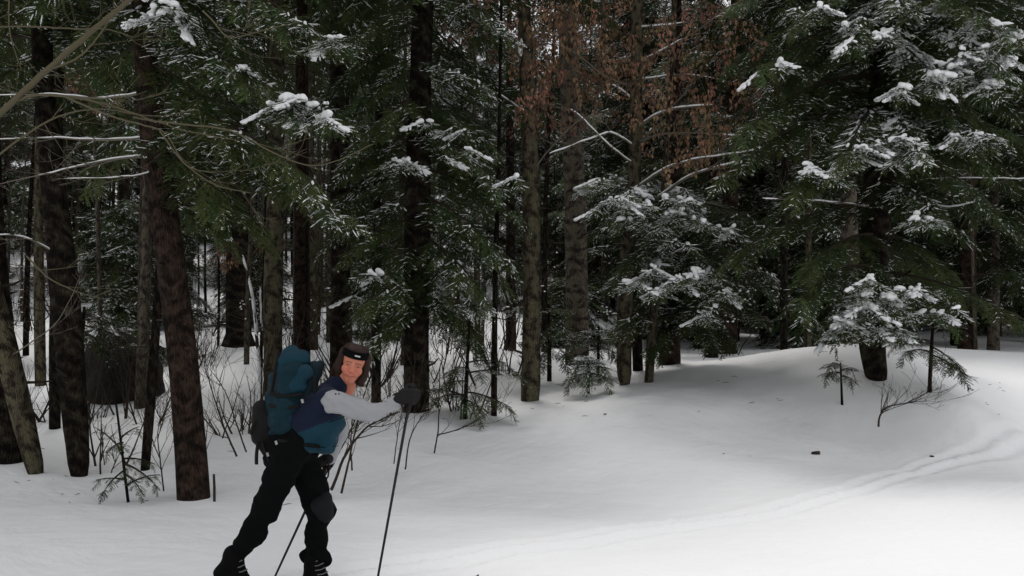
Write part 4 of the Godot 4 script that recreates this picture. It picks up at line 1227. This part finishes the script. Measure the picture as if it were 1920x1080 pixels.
func build_small() -> void:
	# boulder under the snow-dusted twigs
	var o := thing("boulder", "large dark boulder behind the tapering trunk, dusted with snow on top", "boulder", P(208, 735, 15.6))
	var mb := MB.new()
	var lobes := []
	for q in [[176, 702, 15.7, 0.33], [236, 690, 15.7, 0.35], [206, 655, 15.8, 0.33], [252, 732, 15.8, 0.24], [163, 735, 15.8, 0.28], [226, 645, 16.0, 0.24], [205, 730, 15.6, 0.36]]:
		var c := P(q[0], q[1], q[2])
		lobes.append([c, c + Vector3(0.02, 0.0, 0.0), q[3], q[3]])
	nets(mb, lobes, 0.03, 0.03, null, 0.3, 0.4)
	var rockm: StandardMaterial3D = M.snow.duplicate()
	rockm.albedo_color = lin(0.016, 0.014, 0.012)
	rockm.heightmap_scale = 7.0
	rockm.uv1_scale = Vector3(1.3, 1.3, 1.3)
	part("rock", mb, rockm, o)
	mb = MB.new()
	for i in 70:
		var q: Array = lobes[[0, 1, 2, 2, 5, 1][i % 6]]
		var a := rr(0, TAU)
		var e := rr(0.7, 1.5)
		mb.blob(q[0] + Vector3(cos(a) * cos(e), sin(e), sin(a) * cos(e)) * q[2] * 1.02, Basis.from_scale(Vector3(rr(0.02, 0.08), rr(0.012, 0.03), rr(0.02, 0.07))), 6, 9, 0.6, fine, 18.0)
	part("snow_cap", mb, M.clump, o).set_meta("kind", "stuff")
	sapling("snow-dusted hemlock sapling drooping over the top of the dark boulder", [[150, 738, 9], [152, 660, 8], [158, 575, 6]], 15.0, [[155, 600, 15, 235, 625, 14.9, 1.3], [155, 610, 15, 270, 660, 15, 1.0], [156, 590, 15, 215, 600, 15.2, 1.5], [155, 620, 15, 200, 660, 14.8, 0.7], [153, 640, 15, 120, 660, 14.9, 0.9], [156, 595, 15, 130, 600, 15, 1.3], [154, 600, 15, 260, 610, 15.6, 1.4]], 0.8, 0.34)
	# saplings
	sapling("small hemlock sapling in front of the thick reddish trunk, black thin stem bare above", [[240, 938, 6], [228, 840, 5], [216, 740, 4], [205, 690, 2]], 9.9, [[238, 900, 9.9, 180, 900, 9.7, 0.2], [238, 910, 9.9, 300, 890, 9.7, 0.2], [236, 890, 9.9, 270, 930, 9.5, 0.1], [236, 880, 9.9, 190, 930, 9.6, 0.2], [232, 850, 9.9, 175, 800, 10, 0.1], [232, 860, 9.9, 290, 870, 10.2, 0.1], [234, 870, 9.9, 300, 920, 9.6, 0.2], [230, 830, 9.9, 200, 850, 9.5, 0.1], [228, 820, 9.9, 262, 800, 9.8, 0.1]], 0.75, 0.13)
	sapling("spreading hemlock sapling with flat sprays, between the big dark trunk and the mossy grey one", [[872, 778, 8], [874, 720, 7], [878, 650, 5], [880, 600, 3]], 12.8, [[874, 740, 12.8, 810, 750, 12.6, 0.3], [874, 735, 12.8, 960, 765, 12.5, 0.4], [875, 715, 12.8, 830, 720, 12.6, 0.5], [875, 700, 12.8, 980, 700, 12.6, 0.6], [876, 690, 12.8, 850, 690, 12.7, 0.6], [876, 680, 12.8, 950, 680, 13, 0.6], [874, 750, 12.8, 900, 770, 12.3, 0.3], [874, 745, 12.8, 800, 730, 13.2, 0.3]], 0.9, 0.3)
	sapling("little round hemlock bush dusted with snow, on the bank left of the green mossy beech", [[1103, 728, 6], [1103, 700, 6], [1104, 675, 4]], 14.1, [[1103, 700, 14.1, 1070, 712, 13.8, 0.9], [1103, 700, 14.1, 1140, 712, 13.8, 0.9], [1103, 690, 14.1, 1076, 690, 13.9, 1.3], [1103, 690, 14.1, 1138, 690, 13.9, 1.3], [1104, 680, 14.1, 1085, 672, 14, 1.6], [1104, 680, 14.1, 1125, 675, 14, 1.6], [1103, 695, 14.1, 1100, 715, 13.6, 0.9], [1104, 678, 14.1, 1105, 668, 13.9, 1.6]], 1.0, 0.28, "bush")
	sapling("hemlock sapling with snowy top just above the little round bush", [[1121, 690, 7], [1122, 650, 6], [1123, 612, 4]], 15.4, [[1122, 640, 15.4, 1080, 640, 15, 1.2], [1122, 640, 15.4, 1160, 640, 15, 1.2], [1122, 625, 15.4, 1095, 620, 15, 1.6], [1122, 622, 15.4, 1150, 622, 15, 1.6], [1122, 655, 15.4, 1090, 665, 15, 0.6], [1122, 655, 15.4, 1155, 662, 15, 0.6]], 0.9, 0.3)
	sapling("snow-topped hemlock sapling hiding the right side of the mossy grey trunk", [[1030, 700, 9], [1030, 640, 8], [1028, 570, 6]], 15.2, [[1030, 590, 15.2, 965, 575, 14.9, 1.5], [1030, 600, 15.2, 1060, 620, 14.9, 1.0], [1030, 620, 15.2, 1000, 640, 14.6, 0.7], [1030, 640, 15.2, 1062, 670, 14.8, 0.6], [1030, 580, 15.2, 1060, 580, 15, 1.3], [1030, 650, 15.2, 1010, 680, 14.8, 0.5]], 0.9, 0.36)
	sapling("thin hemlock sapling on the right shoulder of the mound, snow knots on its tip", [[1744, 702, 8], [1746, 650, 7], [1752, 575, 4]], 13.3, [[1746, 650, 13.3, 1800, 690, 12.9, 0.3], [1746, 665, 13.3, 1812, 705, 12.8, 0.2], [1746, 660, 13.3, 1700, 660, 13, 0.3], [1748, 620, 13.3, 1790, 600, 13, 1.0], [1750, 590, 13.3, 1735, 580, 13.1, 1.5], [1750, 600, 13.3, 1775, 580, 13, 1.8], [1746, 640, 13.3, 1680, 640, 13.2, 0.2]], 0.7, 0.3)
	sapling("tiny hemlock seedling on the mound, left of the dark trunk's foot", [[1578, 730, 5], [1577, 700, 4], [1576, 680, 3]], 13.1, [[1577, 700, 13.1, 1552, 700, 12.9, 0.3], [1577, 695, 13.1, 1600, 690, 12.9, 0.3], [1576, 685, 13.1, 1560, 680, 13, 0.4], [1577, 705, 13.1, 1598, 712, 12.9, 0.2]], 0.7, 0.22)
	# bare brush
	var b := P(640, 900, 9.6)
	brush("tangle of bare brown stems in front of the skier's waist", b, [[[[622, 918], [650, 850, 0.2], [690, 800, 0.3], [750, 772, 0.4]], 0.026, 0.008, 5], [[[640, 925], [655, 860], [668, 800, 0.1], [680, 760, 0.2]], 0.02, 0.006, 4], [[[606, 895], [640, 840], [665, 790], [690, 720]], 0.018, 0.006, 4], [[[660, 882], [658, 830], [662, 780]], 0.014, 0.005, 3], [[[605, 880], [625, 820], [650, 770]], 0.014, 0.005, 3]], 9.8, M.twig)
	brush("thin bare shoots rising beside the planted ski pole", P(752, 880, 10.6), [[[[745, 882], [755, 820], [770, 760], [776, 700]], 0.013, 0.004, 3], [[[760, 880], [768, 825], [785, 790], [800, 770]], 0.013, 0.004, 3], [[[738, 870], [748, 800], [762, 740]], 0.01, 0.003, 3]], 10.6, M.twig)
	brush("forked bare shoot on the snow right of the planted ski pole", P(815, 848, 11.4), [[[[814, 850], [822, 800], [823, 740], [826, 680]], 0.015, 0.005, 2], [[[822, 815], [850, 808], [880, 795], [920, 770]], 0.013, 0.004, 3]], 11.4, M.twig)
	brush("two bent bare shoots on the snow behind the backpack", P(430, 855, 11.6), [[[[444, 856], [420, 800], [400, 740], [385, 690]], 0.02, 0.006, 5], [[[462, 848], [445, 800], [425, 740], [400, 700]], 0.016, 0.005, 5]], 11.6, M.twig)
	brush("tall thin pale stems, snow-streaked, left of the backpack top", P(486, 745, 15.4), [[[[488, 746], [484, 660], [474, 560], [455, 480]], 0.05, 0.02, 3, 0.012], [[[496, 746], [497, 680], [490, 600], [488, 540]], 0.03, 0.012, 2, 0.01]], 15.4, M.twig)
	brush("wiry bare sapling between the seedling and the thick reddish trunk", P(307, 920, 10.4), [[[[307, 922], [300, 860], [296, 810], [312, 760]], 0.013, 0.004, 5], [[[300, 860], [285, 820], [280, 780]], 0.01, 0.003, 4]], 10.4, M.twig)
	brush("dark forked twig sticking out of the snow below the mound's trunk", P(1647, 798, 12.0), [[[[1647, 800], [1650, 780], [1664, 763], [1700, 755], [1740, 735]], 0.02, 0.005, 6], [[[1664, 763], [1690, 757], [1735, 752]], 0.01, 0.004, 3], [[[1738, 738], [1742, 715], [1748, 690]], 0.008, 0.003, 2]], 12.0, M.twig)
	brush("straight bare shoot on the far snow right of the big dark trunk", P(835, 700, 16.5), [[[[826, 720], [840, 650], [852, 590], [880, 540]], 0.02, 0.008, 6], [[[838, 660], [870, 640], [890, 620]], 0.012, 0.005, 3]], 16.5, M.twig)
	o = thing("stake", "short black stick standing upright in the snow right of the thick reddish trunk", "stick", P(402, 936, 9.8))
	mb = MB.new()
	mb.tube(PackedVector3Array([P(402, 945, 9.8), P(402, 915, 9.8), P(401, 889, 9.8)]), PackedFloat32Array([0.013, 0.013, 0.011]), 8, 0.15, noise)
	part("stick", mb, M.twig, o)
	for q in [[1529, 792, "dark bark scrap lying on the shaded snow of the mound", 0.055], [1747, 843, "small brown bark scrap on the snow at the right, near the ski tracks", 0.035], [1134, 772, "brown fallen leaf on the snow below the beech", 0.022]]:
		var f := P(q[0], q[1], 11.8 if q[0] > 1400 else 12.6)
		f.y = G(f.x, f.z) + 0.015
		o = thing("bark_scrap", q[2], "bark scrap", f)
		mb = MB.new()
		mb.blob(f, Basis(Vector3.UP, 0.4) * Basis.from_scale(Vector3(q[3], q[3] * 0.35, q[3] * 0.5)), 6, 9, 0.6, fine, 30.0)
		part("flake", mb, M.twig, o)

# ---------------------------------------------------------------- the forest behind
func proto_conifer(height: float, bare: float, r: float, reach: float, n: int, snow: float, tone: float, mat: Material, dead: int) -> Node3D:
	var o := Node3D.new()
	var pts := PackedVector3Array(); var rad := PackedFloat32Array()
	var lean := Vector3(rr(-0.03, 0.03), 0, rr(-0.03, 0.03))
	for i in 15:
		var t := i / 14.0
		pts.append(Vector3(0, -0.4, 0) + Vector3(0, (height + 0.4) * t, 0) + lean * height * t + Vector3(sin(t * 6.0) * 0.05, 0, cos(t * 5.0) * 0.05))
		rad.append(maxf(r * (1.15 if i == 0 else 1.0) * (1.0 - t * 0.92), 0.01))
	add_child(o)
	o.name = "prototype_tree"
	var mb := MB.new()
	mb.tube(pts, rad, 10, 0.12, noise, 1.0)
	part("trunk", mb, mat, o)
	var sp := Sprays.new()
	mb = MB.new()
	whorls(mb, sp, pts, bare, height * 0.97, n, reach, snow, tone, 0.85, 0.62)
	part("limbs", mb, M.twig, o).set_meta("kind", "stuff")
	mb = MB.new()
	for i in dead:
		var p := at_height(pts, rr(0.6, bare + 2.0))
		var a := rr(0, TAU)
		twig(mb, p, Vector3(cos(a), rr(-0.35, 0.15), sin(a)).normalized(), rr(0.5, 1.5), 0.012, 2)
	if dead > 0: part("dead_branches", mb, M.twig, o).set_meta("kind", "stuff")
	commit(sp, o)
	return o

func build_forest() -> void:
	var protos := {
		"high": [proto_conifer(11.5, 3.2, 0.15, 2.6, 44, 0.8, 0.85, M.bark_dark, 16), proto_conifer(10.0, 2.5, 0.11, 2.1, 42, 0.9, 0.9, M.bark_dark, 16), proto_conifer(12.5, 3.8, 0.19, 2.8, 44, 0.6, 0.8, M.bark_red, 12)],
		"low": [proto_conifer(10.5, 1.4, 0.12, 2.3, 52, 0.7, 0.7, M.bark_dark, 14), proto_conifer(11.5, 1.9, 0.15, 2.6, 52, 0.5, 0.62, M.bark_grey, 14)],
		"pole": [proto_conifer(9.0, 5.0, 0.06, 1.2, 12, 0.6, 0.8, M.bark_dark, 14), proto_conifer(10.0, 5.5, 0.075, 1.3, 12, 0.6, 0.8, M.bark_moss, 16)],
		"young": [proto_conifer(3.2, 0.25, 0.035, 1.1, 26, 1.0, 0.85, M.bark_dark, 0), proto_conifer(5.0, 0.5, 0.05, 1.4, 32, 0.8, 0.8, M.bark_dark, 4)]}
	var first := {}
	var marks := [[14, "the trunk at the left edge"], [130, "the tapering trunk"], [208, "the dark boulder"], [330, "the thick reddish trunk"], [446, "the broad far trunk"], [513, "the backpack"], [640, "the skier's head"], [780, "the big dark trunk"], [897, "the olive stem"], [997, "the mossy grey trunk"], [1081, "the tall brown-grey trunk"], [1172, "the green beech"], [1256, "the snowy young hemlock"], [1400, "the snowy boughs"], [1514, "the olive pole"], [1636, "the dark tree on the mound"], [1745, "the mound's sapling"], [1880, "the far right snow"]]
	var placed := []
	var tries := 0
	while placed.size() < 215 and tries < 6000:
		tries += 1
		var d := 15.5 + 46.0 * pow(rng.randf(), 1.25)
		var px := rr(-420, 2340)
		var f := P(px, 600, d)
		f.y = G(f.x, f.z)
		var ok := true
		for q in placed:
			var gap := 1.2 + 0.014 * d
			if Vector2(q[0].x - f.x, q[0].z - f.z).length() < gap: ok = false; break
		if px > 790 and px < 985 and d < 34.0: ok = false
		if px > 660 and px < 790 and d < 21.0: ok = false
		if px > 375 and px < 435 and d < 34.0: ok = false     # the open slope beside the big trunk
		if px > 1560 and d < 24.0: ok = false
		if px > 960 and px < 1300 and d < 20.5: ok = false                 # the clearing beyond the mound
		if px > 1290 and px < 1560 and d < 21.0: ok = false
		if px < 420 and d < 17.0: ok = false
		if px < 640 and d < 32.0 and rng.randf() < 0.25: ok = false
		if not ok: continue
		var r := rng.randf()
		var kind := "high"
		if px > 1020: kind = "low" if r < 0.5 else ("pole" if r < 0.68 else ("young" if r < 0.8 else "high"))
		else: kind = "high" if r < 0.12 else ("pole" if r < 0.82 else "young")
		if px > 360 and px < 650 and d < 27.0: kind = "pole"
		if px < 1150 and d > 38.0 and r < 0.6: kind = "low"
		if d > 44.0 and kind == "pole" and r < 0.6: kind = "high"
		placed.append([f, kind, px, d])
	for i in 17:
		var far_ := P(-250.0 + 150.0 * i + rr(-40, 40), 600, 64.0 + rr(-2.0, 9.0))
		far_.y = G(far_.x, far_.z)
		placed.append([far_, "low", 960.0 + far_.x / -far_.z * FOCAL, -far_.z])
	placed.sort_custom(func(a, b): return a[3] < b[3])
	var count := {}
	var nth := ["nearest", "second", "third", "fourth", "fifth", "sixth", "seventh", "eighth", "ninth", "tenth", "eleventh", "twelfth", "thirteenth", "fourteenth", "fifteenth", "sixteenth", "seventeenth", "eighteenth", "nineteenth", "twentieth"]
	var word := {"high": "tall shaded conifer", "low": "dense dark conifer", "pole": "slim bare-stemmed tree", "young": "young snowy conifer"}
	var named := {"high": "forest_conifer", "low": "dense_conifer", "pole": "pole_tree", "young": "young_conifer"}
	var made := {}
	for q in placed:
		var v := rng.randi() % int(protos[q[1]].size())
		var src: Node3D = protos[q[1]][v]
		var key: String = q[1] + str(v)
		var o: Node3D = src
		if made.has(key):
			o = src.duplicate()
			add_child(o)
		made[key] = true
		o.name = numbered(named[q[1]])
		var s := rr(0.85, 1.18) * (1.55 if q[3] > 61.8 else 1.0)
		var m = marks[0]
		for k in marks:
			if absf(k[0] - q[2]) < absf(m[0] - q[2]): m = k
		var side := "left" if q[2] < m[0] else "right"
		if absf(m[0] - q[2]) < 22.0: side = "behind"
		var id: String = q[1] + m[1] + side
		var c: int = count.get(id, 0)
		count[id] = c + 1
		var where := ("directly behind " if side == "behind" else "behind and %s of " % side) + str(m[1])
		tag(o, "%s %s %s" % [nth[mini(c, 19)], word[q[1]], where], "tree", {"high": "tall conifers in the shaded forest", "low": "dense conifers on the right", "pole": "slim stems in the forest", "young": "young conifers under the trees"}[q[1]])
		o.transform = Transform3D(Basis(Vector3.UP, rr(0, TAU)).scaled(Vector3(s, s * rr(0.92, 1.1), s)), q[0])
	undergrowth(marks, placed)
	near_twigs(marks)
	for k in protos:
		for p in protos[k]:
			if not p.has_meta("label"): p.free()

func proto_shrub(h: float, n: int, snow: bool) -> Node3D:
	var o := Node3D.new()
	o.name = "prototype_shrub"
	var ends := []
	add_child(o)
	for i in n:
		var a := rr(0, TAU)
		var mb := MB.new()
		ends.append_array(twig(mb, Vector3(cos(a) * 0.12, -0.1, sin(a) * 0.12), Vector3(cos(a) * 0.45, 1.0, sin(a) * 0.45).normalized(), h * rr(0.6, 1.1), rr(0.008, 0.016), 3))
		part("stem", mb, M.twig, o)
	if snow:
		var sn := MB.new()
		for e in ends:
			if rng.randf() < 0.45:
				sn.blob(e + Vector3(0, 0.006, 0), Basis(Vector3.UP, rr(0, TAU)) * Basis.from_scale(Vector3(rr(0.015, 0.04), 0.012, 0.014)), 4, 5, 0.5, fine, 30.0)
		part("twig_snow", sn, M.clump, o).set_meta("kind", "stuff")
	return o

func undergrowth(marks: Array, trees: Array) -> void:
	var stock := {"shrub": [proto_shrub(1.5, 7, true), proto_shrub(2.2, 6, true), proto_shrub(1.0, 8, false)],
		"fir": [proto_conifer(1.7, 0.1, 0.02, 0.8, 22, 1.3, 0.85, M.bark_dark, 0), proto_conifer(2.4, 0.15, 0.03, 0.9, 26, 1.0, 0.8, M.bark_dark, 0)],
		"stem": [proto_conifer(7.5, 6.6, 0.035, 0.5, 3, 0.3, 0.8, M.bark_dark, 22), proto_conifer(8.0, 7.0, 0.045, 0.5, 3, 0.3, 0.8, M.bark_grey, 20)]}
	var word := {"shrub": "snow-flecked bare shrub", "fir": "small snowy fir", "stem": "thin twiggy stem"}
	var named := {"shrub": "forest_shrub", "fir": "small_fir", "stem": "thin_tree"}
	var cat := {"shrub": "shrub", "fir": "sapling", "stem": "tree"}
	var grp := {"shrub": "bare shrubs in the forest", "fir": "small firs under the trees", "stem": "thin stems in the forest"}
	var nth := ["nearest", "second", "third", "fourth", "fifth", "sixth", "seventh", "eighth", "ninth", "tenth", "eleventh", "twelfth", "thirteenth", "fourteenth", "fifteenth", "sixteenth", "seventeenth", "eighteenth", "nineteenth", "twentieth"]
	var spots := []
	var tries := 0
	while spots.size() < 135 and tries < 5000:
		tries += 1
		var px := rr(-150, 2050)
		if px > 1000 and rng.randf() < 0.55: continue
		var d := 15.0 + 30.0 * pow(rng.randf(), 1.3)
		if px < 420 and d < 17.0: continue
		if px > 800 and px < 1000 and d < 18.0: continue
		if px > 960 and px < 1330 and d < 18.5: continue
		if px >= 1330 and px < 1560 and d < 21.0: continue
		if px >= 1560 and d < 23.0: continue
		var f := P(px, 600, d)
		f.y = G(f.x, f.z)
		var ok := true
		for q in spots:
			if Vector2(q[0].x - f.x, q[0].z - f.z).length() < 0.7: ok = false; break
		if not ok: continue
		var r := rng.randf()
		var kind := "shrub" if r < 0.3 else ("fir" if r < 0.52 else "stem")
		if px > 790 and px < 985 and kind == "fir" : kind = "shrub"
		if px > 360 and px < 650 and d < 25.0 and kind == "fir": kind = "shrub"
		spots.append([f, kind, px, d])
	spots.sort_custom(func(a, b): return a[3] < b[3])
	var count := {}
	var made := {}
	for q in spots:
		var v := rng.randi() % int(stock[q[1]].size())
		var src: Node3D = stock[q[1]][v]
		var key: String = q[1] + str(v)
		var o: Node3D = src
		if made.has(key):
			o = src.duplicate()
			add_child(o)
		made[key] = true
		o.name = numbered(named[q[1]])
		var m = marks[0]
		for k in marks:
			if absf(k[0] - q[2]) < absf(m[0] - q[2]): m = k
		var side := "left" if q[2] < m[0] else "right"
		if absf(m[0] - q[2]) < 22.0: side = "behind"
		var id: String = q[1] + m[1] + side
		var c: int = count.get(id, 0)
		count[id] = c + 1
		var where := ("directly behind " if side == "behind" else "behind and %s of " % side) + str(m[1])
		tag(o, "%s %s %s" % [nth[mini(c, 19)], word[q[1]], where], cat[q[1]], grp[q[1]])
		var s := rr(0.75, 1.25)
		o.transform = Transform3D(Basis(Vector3.UP, rr(0, TAU)).scaled(Vector3(s, s, s)), q[0])
	for k in stock:
		for t in stock[k]:
			if not t.has_meta("label"): t.free()

func near_twigs(marks: Array) -> void:
	var stock := [proto_shrub(0.9, 5, false), proto_shrub(1.4, 4, false), proto_shrub(0.6, 7, false)]
	var nth := ["first", "second", "third", "fourth", "fifth", "sixth", "seventh", "eighth"]
	var count := {}
	var n := 0
	for i in 34:
		var px := 40.0 + 28.0 * i + rr(-12, 12)
		var d := rr(12.2, 15.8) if px > 420 else rr(11.4, 15.0)
		if px > 900 : d = rr(14.6, 16.5)
		var f := P(px, 700, d)
		f.y = G(f.x, f.z) - 0.02
		var src: Node3D = stock[i % 3]
		var o: Node3D = src
		if i >= 3:
			o = src.duplicate()
			add_child(o)
		o.name = numbered("bare_twigs")
		var m = marks[0]
		for k in marks:
			if absf(k[0] - px) < absf(m[0] - px): m = k
		var side := "left" if px < m[0] else "right"
		var id: String = m[1] + side
		var c: int = count.get(id, 0)
		count[id] = c + 1
		tag(o, "%s tuft of low bare twigs %s of %s" % [nth[mini(c, 7)], side, m[1]], "shrub", "low bare twigs along the bank")
		var s := rr(0.7, 1.2)
		o.transform = Transform3D(Basis(Vector3.UP, rr(0, TAU)).scaled(Vector3(s, s, s)), f)
		n += 1

func litter() -> void:
	var mb := MB.new()
	for i in 420:
		var d := rr(9.5, 17.0)
		var f := P(rr(-100, 1900), 700, d)
		if noise.get_noise_2d(f.x * 6.0, f.z * 6.0) < 0.05: continue
		if d < 11.5 and f.x > -1.5: continue
		var y := G(f.x, f.z) + relief(f.x, f.z) + 0.006
		var a := rr(0, TAU)
		var l := rr(0.01, 0.05)
		var q := Vector3(f.x, y, f.z)
		var e := Vector3(cos(a), rr(-0.1, 0.25), sin(a)) * l
		mb.tube(PackedVector3Array([q - e, q + e * 0.2 + Vector3(0, 0.004, 0), q + e]), PackedFloat32Array([0.002, 0.003, 0.0015]), 4)
	var o := MeshInstance3D.new()
	o.name = "twig_litter"
	o.mesh = mb.mesh(M.twig)
	o.set_meta("kind", "stuff")
	o.set_meta("label", "fallen needles and bits of twig scattered on the snow under the trees")
	o.set_meta("category", "litter")
	add_child(o)

func _ready() -> void:
	rng.seed = 7
	noise.seed = 4; noise.frequency = 0.1; noise.fractal_octaves = 3
	fine.seed = 9; fine.frequency = 1.0; fine.fractal_octaves = 2
	var cam := Camera3D.new()
	cam.name = "camera"
	cam.fov = rad_to_deg(2.0 * atan(540.0 / FOCAL))
	cam.position = Vector3(0, CAM_H, 0)
	cam.rotation.x = PITCH
	cam.far = 600.0
	add_child(cam)
	cam.current = true
	var we := WorldEnvironment.new()
	we.name = "world"
	var env := Environment.new()
	env.background_mode = Environment.BG_SKY
	var sky := Sky.new()
	var sm := ProceduralSkyMaterial.new()
	sm.sky_top_color = Color(0.905, 0.908, 0.918)
	sm.sky_horizon_color = Color(0.745, 0.745, 0.748)
	sm.sky_curve = 0.2
	sm.ground_bottom_color = Color(0.3, 0.3, 0.3)
	sm.ground_horizon_color = Color(0.6, 0.6, 0.6)
	sm.sky_energy_multiplier = 1.04
	sky.sky_material = sm
	env.sky = sky
	env.tonemap_mode = Environment.TONE_MAPPER_LINEAR
	env.tonemap_exposure = 1.0
	env.sdfgi_enabled = true
	env.ssao_enabled = true
	env.ssil_enabled = true
	we.environment = env
	add_child(we)
	var sun := DirectionalLight3D.new()
	sun.name = "sun"
	sun.light_energy = 0.5
	sun.light_color = Color(1.0, 0.985, 0.965)
	sun.light_angular_distance = 16.0
	sun.shadow_enabled = true
	sun.look_at_from_position(Vector3(-0.14, 1.35, -0.6), Vector3.ZERO)
	add_child(sun)
	make_materials()
	for i in 8: FROND.append(make_frond(i % 4))
	LEAF_CLUSTER = make_leaf_cluster()
	solve_ground()
	for q in [[560, 1100], [700, 1072], [960, 1032], [1060, 1022], [1280, 988], [1460, 958], [1610, 916], [1760, 873], [1860, 844], [1960, 815], [2100, 785]]:
		var dir := P(q[0], q[1], 1.0) - Vector3(0, CAM_H, 0)
		var t := 4.0
		for i in 400:
			var p := Vector3(0, CAM_H, 0) + dir * t
			if p.y < G(p.x, p.z): break
			t += 0.03
		var e := Vector3(0, CAM_H, 0) + dir * t
		track.append(Vector2(e.x, e.z))
	build_ground()
	build_near_trees()
	build_forest()
	build_small()
	litter()
	build_skier()
